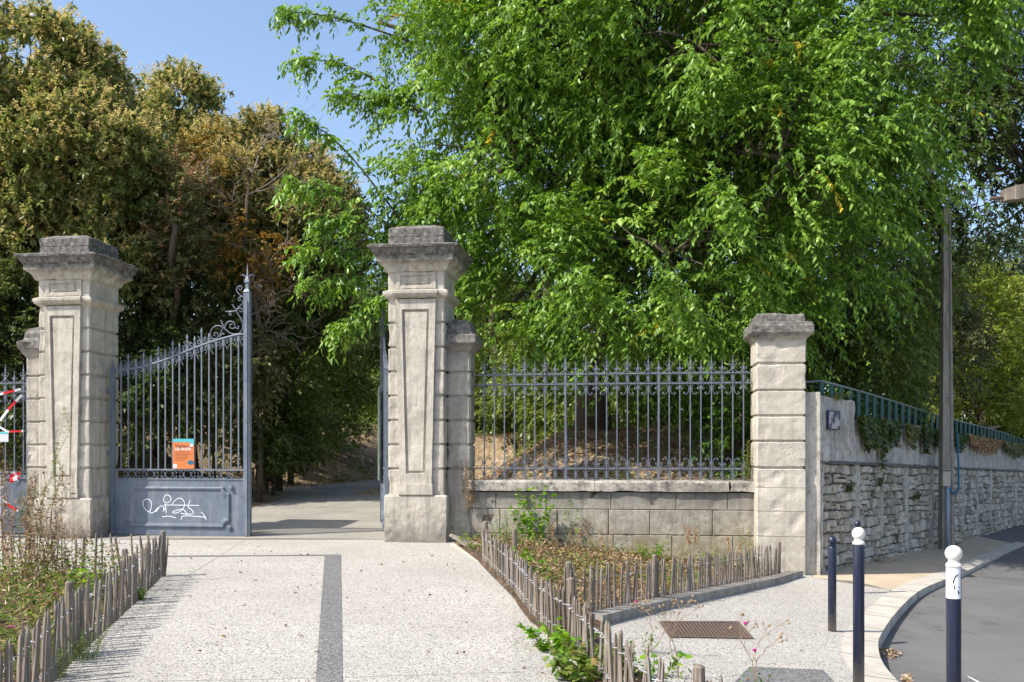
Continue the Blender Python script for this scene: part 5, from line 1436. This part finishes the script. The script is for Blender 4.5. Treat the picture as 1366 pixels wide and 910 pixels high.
def scatter_stuff(name, label, poly, n, seed, mat, L, W, hmax, cat, tint=0.5, h_at=None, up=0.0, clump=0.0):
    """ground cover nobody could count: one object"""
    rng = np.random.default_rng(seed); xs_ = [p[0] for p in poly]; ys_ = [p[1] for p in poly]; pts = []
    ctrs = [(rng.uniform(min(xs_), max(xs_)), rng.uniform(min(ys_), max(ys_))) for _ in range(60)]
    while len(pts) < n:
        if clump and rng.random() < clump:
            c = ctrs[rng.integers(0, 60)]; x, y = c[0]+rng.normal(0, .18), c[1]+rng.normal(0, .18)
        else: x, y = rng.uniform(min(xs_), max(xs_)), rng.uniform(min(ys_), max(ys_))
        ins = False; j = len(poly)-1
        for i in range(len(poly)):
            if (poly[i][1] > y) != (poly[j][1] > y) and x < (poly[j][0]-poly[i][0])*(y-poly[i][1])/(poly[j][1]-poly[i][1]) + poly[i][0]: ins = not ins
            j = i
        if ins: pts.append((x, y, (h_at(x, y) if h_at else zf(x)+0.05) + rng.random()**2*hmax))
    pos = np.array(pts); ax = unit(rng.normal(0, 1, (n, 3))*np.array([1, 1, 0.35]) + np.array([0, 0, up])); sdv = unit(np.cross(ax, np.array([0,0,1.0]) + rng.normal(0, 0.5, (n, 3))))
    o = leaf_object(name, M[mat], None, pos, ax, sdv, L*rng.uniform(0.5, 1.3, n), W*rng.uniform(0.5, 1.3, n), np.clip(rng.normal(tint, 0.28, n), 0, 1), 0.1)
    o['label'] = label; o['kind'] = 'stuff'; o['category'] = cat; return o
innerL = [(-4.5,11.6),(-4.0,9.8),(-3.42,7.1),(-2.9,5.0),(-2.4,3.0),(-9,3),(-9,11.8)]
innerR = [W(0.95,0.24), W(5.5,0.2), (4.0,14.4),(2.6,12.4),(1.6,10.9),(0.75,9.5),(0.55,8.9),(0.33,9.0),(0.15,10.2),(-0.3,13.3),(-0.8,15.7)]
tailR = [(0.6,8.2),(1.0,6.6),(1.25,5.0),(1.4,3.0),(1.15,3.0),(0.98,5.0),(0.8,5.9),(0.62,6.9)]
scatter_stuff('ground_cover', 'low green and dry weeds covering the soil of the left bed', innerL, 26000, 71, 'leaf_weed', 0.055, 0.024, 0.42, 'weeds', 0.55, up=0.5, clump=0.5)
scatter_stuff('dry_weeds', 'brown dry weed stalks and leaves in the left bed', innerL, 12000, 72, 'leaf_dry', 0.07, 0.012, 0.45, 'weeds', 0.5, up=0.7, clump=0.4)
scatter_stuff('leaf_litter', 'dry fallen leaves covering the right bed', innerR, 9500, 73, 'leaf_dry', 0.055, 0.035, 0.05, 'leaf litter', 0.45)
scatter_stuff('ground_cover', 'patchy low weeds in the right bed', innerR, 3200, 74, 'leaf_weed', 0.05, 0.028, 0.20, 'weeds', 0.5, up=0.4, clump=0.9)
scatter_stuff('leaf_litter', 'dry leaves and weeds on the narrow strip beside the grate', tailR, 700, 75, 'leaf_dry', 0.05, 0.03, 0.04, 'leaf litter')
bankpoly = [(-0.3,16.9),(5.2,16.4),(9,22),(9,30),(-1.2,30),(-1.2,18)]
scatter_stuff('leaf_litter', 'dry fallen leaves scattered over the mound behind the railing', bankpoly, 20000, 76, 'leaf_dry', 0.08, 0.05, 0.05, 'leaf litter', 0.5, h_at=lambda x, y: hp(x, y)+0.0)
bankL = [(-6.6,20),(-6.5,29),(-3.0,40),(-12,44),(-14,20)]
scatter_stuff('mound_weeds', 'sparse low weeds and ivy on the mound behind the railing', bankpoly, 2600, 85, 'leaf_mid', 0.09, 0.05, 0.25, 'weeds', 0.4, h_at=lambda x, y: hp(x, y), up=0.4, clump=0.93)
scatter_stuff('leaf_litter', 'dry fallen leaves on the bank left of the park path', bankL, 6000, 79, 'leaf_dry', 0.10, 0.06, 0.03, 'leaf litter', 0.35, h_at=lambda x, y: hp(x, y)+0.0)
scatter_stuff('bank_weeds', 'low green weeds along the bank of the park path', bankL, 3000, 80, 'leaf_mid', 0.12, 0.06, 0.4, 'weeds', 0.6, h_at=lambda x, y: hp(x, y), up=0.5, clump=0.9)
# stray leaves on the pavement and in the gutter
gut = [gp(1190,832,-.13), gp(1202,840,-.13), gp(1186,850,-.13), gp(1180,846,-.13)]
gut = [(3.80,9.95),(4.05,10.2),(3.98,9.85),(3.86,9.7)]
scatter_stuff('gutter_leaves', 'small heap of dry leaves in the gutter at the kerb corner', [(3.75,9.55),(4.05,9.9),(4.0,10.25),(3.78,9.9)], 90, 81, 'leaf_dry', 0.06, 0.035, 0.04, 'leaf litter', 0.7, h_at=lambda x, y: zf(x)-0.125)
scatter_stuff('gutter_leaves', 'dry leaves lying along the gutter near the middle bollard', [(3.45,8.1),(3.62,8.7),(3.75,9.0),(3.5,8.6)], 70, 82, 'leaf_dry', 0.05, 0.03, 0.03, 'leaf litter', 0.7, h_at=lambda x, y: zf(x)-0.125)
scatter_stuff('gutter_leaves', 'line of dry leaves in the shaded gutter by the far kerb', [gp(1330,752,-.13), gp(1290,772,-.13), gp(1240,795,-.13), gp(1243,800,-.13), gp(1296,778,-.13), gp(1345,757,-.13)], 260, 83, 'leaf_dry', 0.07, 0.04, 0.02, 'leaf litter', 0.6, h_at=lambda x, y: zf(x)-0.128)
scatter_stuff('stray_leaves', 'few dry leaves and twigs strewn on the pale pavement', [(-6,15.8),(3,14.2),(2.7,7),(-4,6.5)], 170, 84, 'leaf_dry', 0.05, 0.028, 0.0, 'leaf litter', 0.1, h_at=lambda x, y: zf(x)+0.012)

# named plants of the left bed
def at(px, py): return gp(px, py)
k = 0
for px, py, h, mat, st, lab, nm, kw in (
 (28,800,1.6,'leaf_dry','stem_dry','tall brown dried weed at the left edge in front of the pillar','dry_weed',dict(n=18,spread=0.5,per=60,L=0.05,W=0.016)),
 (62,795,1.42,'leaf_dry','stem_dry','dried weed with drooping stalks left of the pillar plinth','dry_weed',dict(n=16,spread=0.45,per=50,L=0.05,W=0.016)),
 (95,792,0.75,'leaf_dry','stem_dry','shorter dried weed in front of the left pillar plinth','dry_weed',dict(n=16,spread=0.5,per=44,L=0.045,W=0.016)),
 (8,770,1.0,'leaf_dry','stem_dry','brown weed half cut by the left edge of the photo','dry_weed',dict(n=8,spread=0.3,per=34,L=0.05,W=0.015)),
 (128,790,0.55,'leaf_dry','stem_dry','small dried weed by the loosely spaced pickets','dry_weed',dict(n=6,spread=0.3,per=26,L=0.04,W=0.015)),
 (50,782,1.95,'leaf_weed','stem_green','tall yellow green feathery shoot leaning right in front of the left pillar','feathery_shoot',dict(n=3,spread=0.12,per=110,L=0.06,W=0.008,lean=(0.14,0),lo=0.45,up=0.5)),
 (30,790,1.15,'leaf_weed','stem_green','yellow green feathery shoot leaning left beside the tall dried weeds','feathery_shoot',dict(n=3,spread=0.18,per=80,L=0.06,W=0.008,lean=(0.1,0),lo=0.4,up=0.5)),
 (118,802,0.38,'leaf_vine','stem_green','broad leaved bright green plant in the corner of the left bed','leafy_plant',dict(n=12,spread=0.5,per=12,L=0.10,W=0.055)),
 (75,835,0.30,'leaf_weed','stem_green','low green plant with magenta flowers in the left bed','flowering_plant',dict(n=12,spread=0.45,per=14,L=0.05,W=0.025,flowers=5)),
 (20,830,0.34,'leaf_fennel','stem_green','pale green weedy clump at the left edge of the bed','weed_clump',dict(n=16,spread=0.5,per=26,L=0.05,W=0.018)),
 (45,880,0.30,'leaf_weed','stem_green','green weeds behind the nearest pickets of the left bed','weed_clump',dict(n=14,spread=0.4,per=20,L=0.05,W=0.022,flowers=3)),
 ):
    x, y = at(px, py); k += 1
    herb(nm, x, y, h, lab, 'plant', 200+k, mat=mat, stem=st, base=0.02, **kw)
for px, py, h, lab in ((112,880,0.26,'feathery green tuft growing outside the left pickets'),(72,905,0.24,'larger feathery green tuft at the bottom left outside the pickets'),(185,800,0.13,'tiny green tuft at the foot of the left pickets')):
    x, y = at(px, py); k += 1
    herb('feathery_tuft', x, y, h, lab, 'plant', 200+k, n=34, spread=h*0.75, mat='leaf_fennel', per=26, L=0.035, W=0.004, base=0.0, r=0.002, up=0.6, group='feathery tufts along the left pickets')
# right bed
def bed(u, v): return W(u, v)
for u, v, h, mat, st, lab, nm, kw in (
 (2.05,0.05,0.98,'leaf_vine','stem_green','bright green climbing vine against the low stone wall','climbing_vine',dict(n=12,spread=0.5,per=26,L=0.085,W=0.07)),
 (2.6,0.05,0.9,'leaf_vine','stem_green','thin vine shoots reaching up the wall right of the bright vine','climbing_vine',dict(n=4,spread=0.22,per=22,L=0.05,W=0.035)),
 (1.6,-0.4,0.55,'leaf_fennel','stem_green','grey green weedy clump behind the leaning pickets','weed_clump',dict(n=14,spread=0.45,per=18,L=0.05,W=0.022)),
 (2.5,-0.3,0.55,'leaf_dry','stem_dry','tangle of dry brown stalks beside the climbing vine','dry_weed',dict(n=14,spread=0.6,per=26,L=0.045,W=0.02)),
 (3.2,-0.2,0.5,'leaf_rusty','stem_dry','rusty dried weed at the foot of the low wall','dry_weed',dict(n=9,spread=0.4,per=22,L=0.035,W=0.02)),
 (4.55,0.0,0.62,'leaf_rusty','stem_dry','reddish brown seed head plant against the low wall','red_weed',dict(n=5,spread=0.2,per=40,L=0.035,W=0.025,lo=0.6)),
 (5.25,0.0,0.5,'leaf_rusty','stem_dry','small reddish weed left of the small pillar','red_weed',dict(n=4,spread=0.18,per=34,L=0.035,W=0.022,lo=0.5)),
 (5.45,-0.1,0.75,'leaf_weed','stem_green','pale green weed against the left face of the small pillar','weed_clump',dict(n=7,spread=0.16,per=24,L=0.04,W=0.016)),
 (3.9,-0.2,0.35,'leaf_vine','stem_green','yellow green leafy plant behind the right pickets','leafy_plant',dict(n=7,spread=0.3,per=10,L=0.08,W=0.045)),
 (4.9,-0.5,0.32,'leaf_vine','stem_green','low yellow green plant near the right end of the bed','leafy_plant',dict(n=8,spread=0.4,per=10,L=0.07,W=0.04)),
 (2.0,-1.6,0.35,'leaf_dry','stem_dry','brown dried clump in the middle of the right bed','dry_weed',dict(n=16,spread=0.6,per=22,L=0.04,W=0.02)),
 (2.2,-3.6,0.32,'leaf_vine','stem_green','bright leafy plant behind the corner of the two picket rows','leafy_plant',dict(n=8,spread=0.3,per=9,L=0.09,W=0.06)),
 (1.4,-1.4,0.3,'leaf_weed','stem_green','low weeds just behind the leaning pickets','weed_clump',dict(n=14,spread=0.5,per=16,L=0.045,W=0.025)),
 (0.95,-0.75,0.2,'leaf_vine','stem_green','small green seedling beside the broken fence piece','leafy_plant',dict(n=5,spread=0.12,per=7,L=0.07,W=0.045))):
    x, y = bed(u, v); k += 1
    herb(nm, x, y, h, lab, 'plant', 200+k, mat=mat, stem=st, base=0.02, **kw)
for px, py, lab, n_ in ((745,868,'ivy clump spilling from under the pickets on to the pale path',34),(785,905,'larger ivy clump at the bottom of the photo among the pickets',44),(860,905,'ivy leaves between the last pickets',14)):
    x, y = at(px, py); k += 1
    herb('ivy_clump', x, y, 0.22, lab, 'plant', 200+k, n=n_, spread=0.36, mat='leaf_weed' if n_ == 44 else 'leaf_vine', per=12, L=0.06, W=0.055, droop=0.3, base=0.0, group='ivy clumps along the right pickets')
# dried thistles
for px, py, h, fl, lab in ((1010,930,0.55,3,'dried branching thistle with a magenta flower on the pavement by the bollards'),(905,905,0.58,0,'thin dried stalks rising above the last pickets'),(866,870,0.42,1,'short dried stalk near the grate')):
    x, y = at(px, py); k += 1; rng = np.random.default_rng(300+k)
    root = empty('dried_thistle', (x, y, zf(x)), 0, lab, 'plant'); mb = MB(); ends = []
    def twig(p, d, l, r, lv):
        q = limb_points(p, p+d*l, rng, 0, 3, 0.12); mb.tube(q, [r, r*.9, r*.8, r*.7], 4, cap=False)
        if lv == 0: ends.append(q[-1]); return
        for _ in range(2 if lv > 1 else 3):
            dd = unit((d + np.array([rng.normal(0, .55), rng.normal(0, .4), 0.1]))[None])[0]; twig(q[-1], dd, l*rng.uniform(.45, .75), r*.7, lv-1)
    for s in range(2): twig(np.array([0, 0, -0.02]), unit(np.array([[rng.normal(0, .25), 0, 1.0]]))[0], h*0.5, 0.0045, 3)
    mb.build('stems', M['stem_dry'], root)
    mb = MB()
    for e in ends: mb.lathe([(0.001, e[2]-0.008), (0.009, e[2]), (0.004, e[2]+0.012)], 6, (e[0], e[1]))
    mb.build('seed_heads', M['stem_dry'], root)
    pos = np.array([np.array([rng.normal(0, .05), rng.normal(0, .05), rng.uniform(0.02, h*.35)]) for _ in range(40)]); ax = unit(rng.normal(0, 1, (40, 3)) + [0, 0, .6]); sdv = unit(np.cross(ax, [0.1, 0.2, 1.0]))
    leaf_object('leaves', M['leaf_fennel'], root, pos, ax, sdv, rng.uniform(.03, .07, 40), rng.uniform(.012, .02, 40), rng.random(40), 0.2)
    if fl:
        mb = MB()
        for e in [ends[0], pos[0]+np.array([0.03,-0.03,0.16])][:fl]: mb.lathe([(0.004, e[2]), (0.016, e[2]+0.008), (0.013, e[2]+0.02), (0.002, e[2]+0.022)], 8, (e[0], e[1]))
        mb.build('flowers', M['pink'], root)
# dry weeds at the foot of the plinth, growth on the pier and coping
x, y = W(0.88, 0.22)
herb('hanging_roots', x, y, 0.85, 'brown dry creeper hanging where the railing meets the right gate pillar', 'plant', 401, n=12, spread=0.18, mat='leaf_dry', stem='stem_dry', per=26, L=0.05, W=0.02, z=0.62)
x, y = W(5.5, 0.40)
herb('wall_weed', x, y, 0.75, 'pale green weed growing on the coping against the small pillar', 'plant', 402, n=8, spread=0.13, mat='leaf_weed', stem='stem_green', per=30, L=0.045, W=0.016, z=1.02)
x, y = W(-6.2, -0.2)
herb('dry_weed', x, y, 0.42, 'dry brown weeds crowding the foot of the left pillar plinth', 'plant', 403, n=46, spread=0.75, mat='leaf_dry', stem='stem_dry', per=12, L=0.04, W=0.012, base=0.0)

# ivy hanging over the retaining wall, one clump each
def ivy(t0, t1, drop, label, seed, mat='leaf_dark', n=900, top=None):
    rng = np.random.default_rng(seed); xx, yy = RW(t0, 0); z0 = -0.455
    tp_ = (lambda t: 2.62 + SH*t) if top is None else top
    root = empty('hanging_ivy', (xx, yy, z0), WA, label, 'ivy', 'ivy clumps hanging over the retaining wall')
    t = rng.uniform(0, t1-t0, n); dp = drop*(0.55+0.45*np.sin(t*7.0+seed)**2)*(1-((t/(t1-t0))*2-1)**4)
    zz = np.array([tp_(t0+a) for a in t]) + 0.06 - rng.random(n)**1.1*dp
    pos = np.stack([t, -0.07 - rng.random(n)*0.08 + 0.0*t, zz], 1); pos[rng.random(n) < 0.15, 1] += 0.2
    ax = unit(rng.normal(0, 0.5, (n, 3)) + np.array([0, -0.35, -0.8])); sdv = unit(np.cross(ax, np.array([0, -1.0, 0.2]) + rng.normal(0, .35, (n, 3))))
    leaf_object('leaves', M[mat], root, pos, ax, sdv, rng.uniform(.05, .10, n), rng.uniform(.04, .075, n), np.clip(rng.normal(.5, .3, n), 0, 1), .2)
    mb = MB()
    for k_ in range(7):
        a = rng.uniform(0.05, t1-t0-0.05); d_ = drop*rng.uniform(0.4, 0.9); mb.tube([(a, -0.05, tp_(t0+a)+0.03), (a+rng.normal(0,.05), -0.07, tp_(t0+a)-d_*.5), (a+rng.normal(0,.08), -0.06, tp_(t0+a)-d_)], 0.006, 4)
    mb.build('stems', M['stem_dry'], root)
ivy(2.0, 3.15, 0.62, 'thickest ivy clump hanging beside the raised end of the retaining wall', 501, n=1500)
ivy(3.15, 3.6, 1.05, 'long thin ivy strand hanging down to the rubble stones', 502, n=420)
ivy(3.75, 4.5, 0.55, 'ivy clump second from the raised end of the retaining wall', 503, n=700)
ivy(5.1, 5.9, 0.5, 'sparse brown and green creeper midway to the utility pole', 504, 'leaf_olive', n=600)
ivy(6.3, 7.1, 0.55, 'ivy clump just left of the utility pole', 505, n=800)
ivy(7.3, 8.9, 0.5, 'ivy clump partly behind the utility pole', 506, n=1100)
ivy(9.2, 10.6, 0.45, 'ivy clump just right of the utility pole', 507, n=900)
ivy(10.8, 15.2, 0.42, 'brown dry creeper along the wall top right of the utility pole', 508, 'leaf_rusty', n=2200)
ivy(15.5, 19.5, 0.45, 'greenish creeper on the wall top near the right edge of the photo', 509, 'leaf_olive', n=1800)
for t, zz, nm_ in ((3.35, 1.45, 'small ivy tuft growing between the rubble stones below the ledge'), (1.55, 1.35, 'little green plant rooted in the rubble near the small pillar'), (6.0, 1.15, 'tiny green tuft in the rubble wall left of the utility pole')):
    xx, yy = RW(t, -0.05); k += 1
    herb('wall_tuft', xx, yy, 0.16, nm_, 'plant', 520+k, n=14, spread=0.14, mat='leaf_dark', per=8, L=0.05, W=0.035, z=zz-0.455-0.03*t, droop=0.5)
xx, yy = RW(0.9, 0.15)
herb('wall_tuft', xx, yy, 0.15, 'low yellow green weeds on top of the raised end of the wall', 'plant', 560, n=24, spread=0.5, mat='leaf_weed', per=10, L=0.05, W=0.03, z=2.42)
for t, n_, s_ in ((3.0,24,.5),(9.0,20,.4)):
    xx, yy = RW(t, -0.10); k += 1
    herb('wall_foot_weeds', xx, yy, 0.14, 'dry weeds at the foot of the retaining wall ' + ('near the small pillar' if t < 5 else 'beside the utility pole'), 'plant', 570+k, n=n_, spread=s_, mat='leaf_dry', stem='stem_dry', per=8, L=0.04, W=0.015, z=zf(xx))

# ------------------------------------------------------------------ light, camera
AZ, EL = math.radians(25), math.radians(49)     # sun: from the left and a little towards the viewer
sd = Vector((-math.cos(EL)*math.cos(AZ), -math.cos(EL)*math.sin(AZ), math.sin(EL)))
sun = bpy.data.lights.new('sun', 'SUN'); sun.energy = 4.0; sun.angle = math.radians(0.53); sun.color = (1.0, 0.95, 0.87)
so = bpy.data.objects.new('sun', sun); C.objects.link(so); so.rotation_euler = (-sd).to_track_quat('-Z', 'Y').to_euler(); so.location = (-20, -10, 30)
w = bpy.data.worlds.new('World'); bpy.context.scene.world = w; w.use_nodes = True
nt = w.node_tree; nt.nodes.clear()
sky = nt.nodes.new('ShaderNodeTexSky'); sky.sky_type = 'NISHITA'; sky.sun_disc = False
sky.sun_elevation = EL; sky.sun_rotation = math.atan2(sd.x, sd.y)
sky.air_density = 0.95; sky.dust_density = 2.0; sky.ozone_density = 1.6; sky.altitude = 50
bg = nt.nodes.new('ShaderNodeBackground'); bg.inputs[1].default_value = 0.15
wo = nt.nodes.new('ShaderNodeOutputWorld'); nt.links.new(sky.outputs[0], bg.inputs[0]); nt.links.new(bg.outputs[0], wo.inputs[0])
cam = bpy.data.cameras.new('camera'); cam.sensor_width = 36; cam.lens = F/1366*36; cam.shift_y = (HY-455)/1366; cam.clip_end = 2000
co = bpy.data.objects.new('camera', cam); C.objects.link(co); co.location = (0, 0, CAMZ); co.rotation_euler = (PI/2, 0, 0)
sc = bpy.context.scene; sc.camera = co
sc.view_settings.view_transform = 'Standard'; sc.view_settings.look = 'None'; sc.view_settings.exposure = 0.80; sc.view_settings.gamma = 1
sc.view_settings.use_curve_mapping = False
sc.cycles.max_bounces = 6; sc.cycles.diffuse_bounces = 3; sc.cycles.transmission_bounces = 4; sc.cycles.glossy_bounces = 2
sc.cycles.use_denoising = True
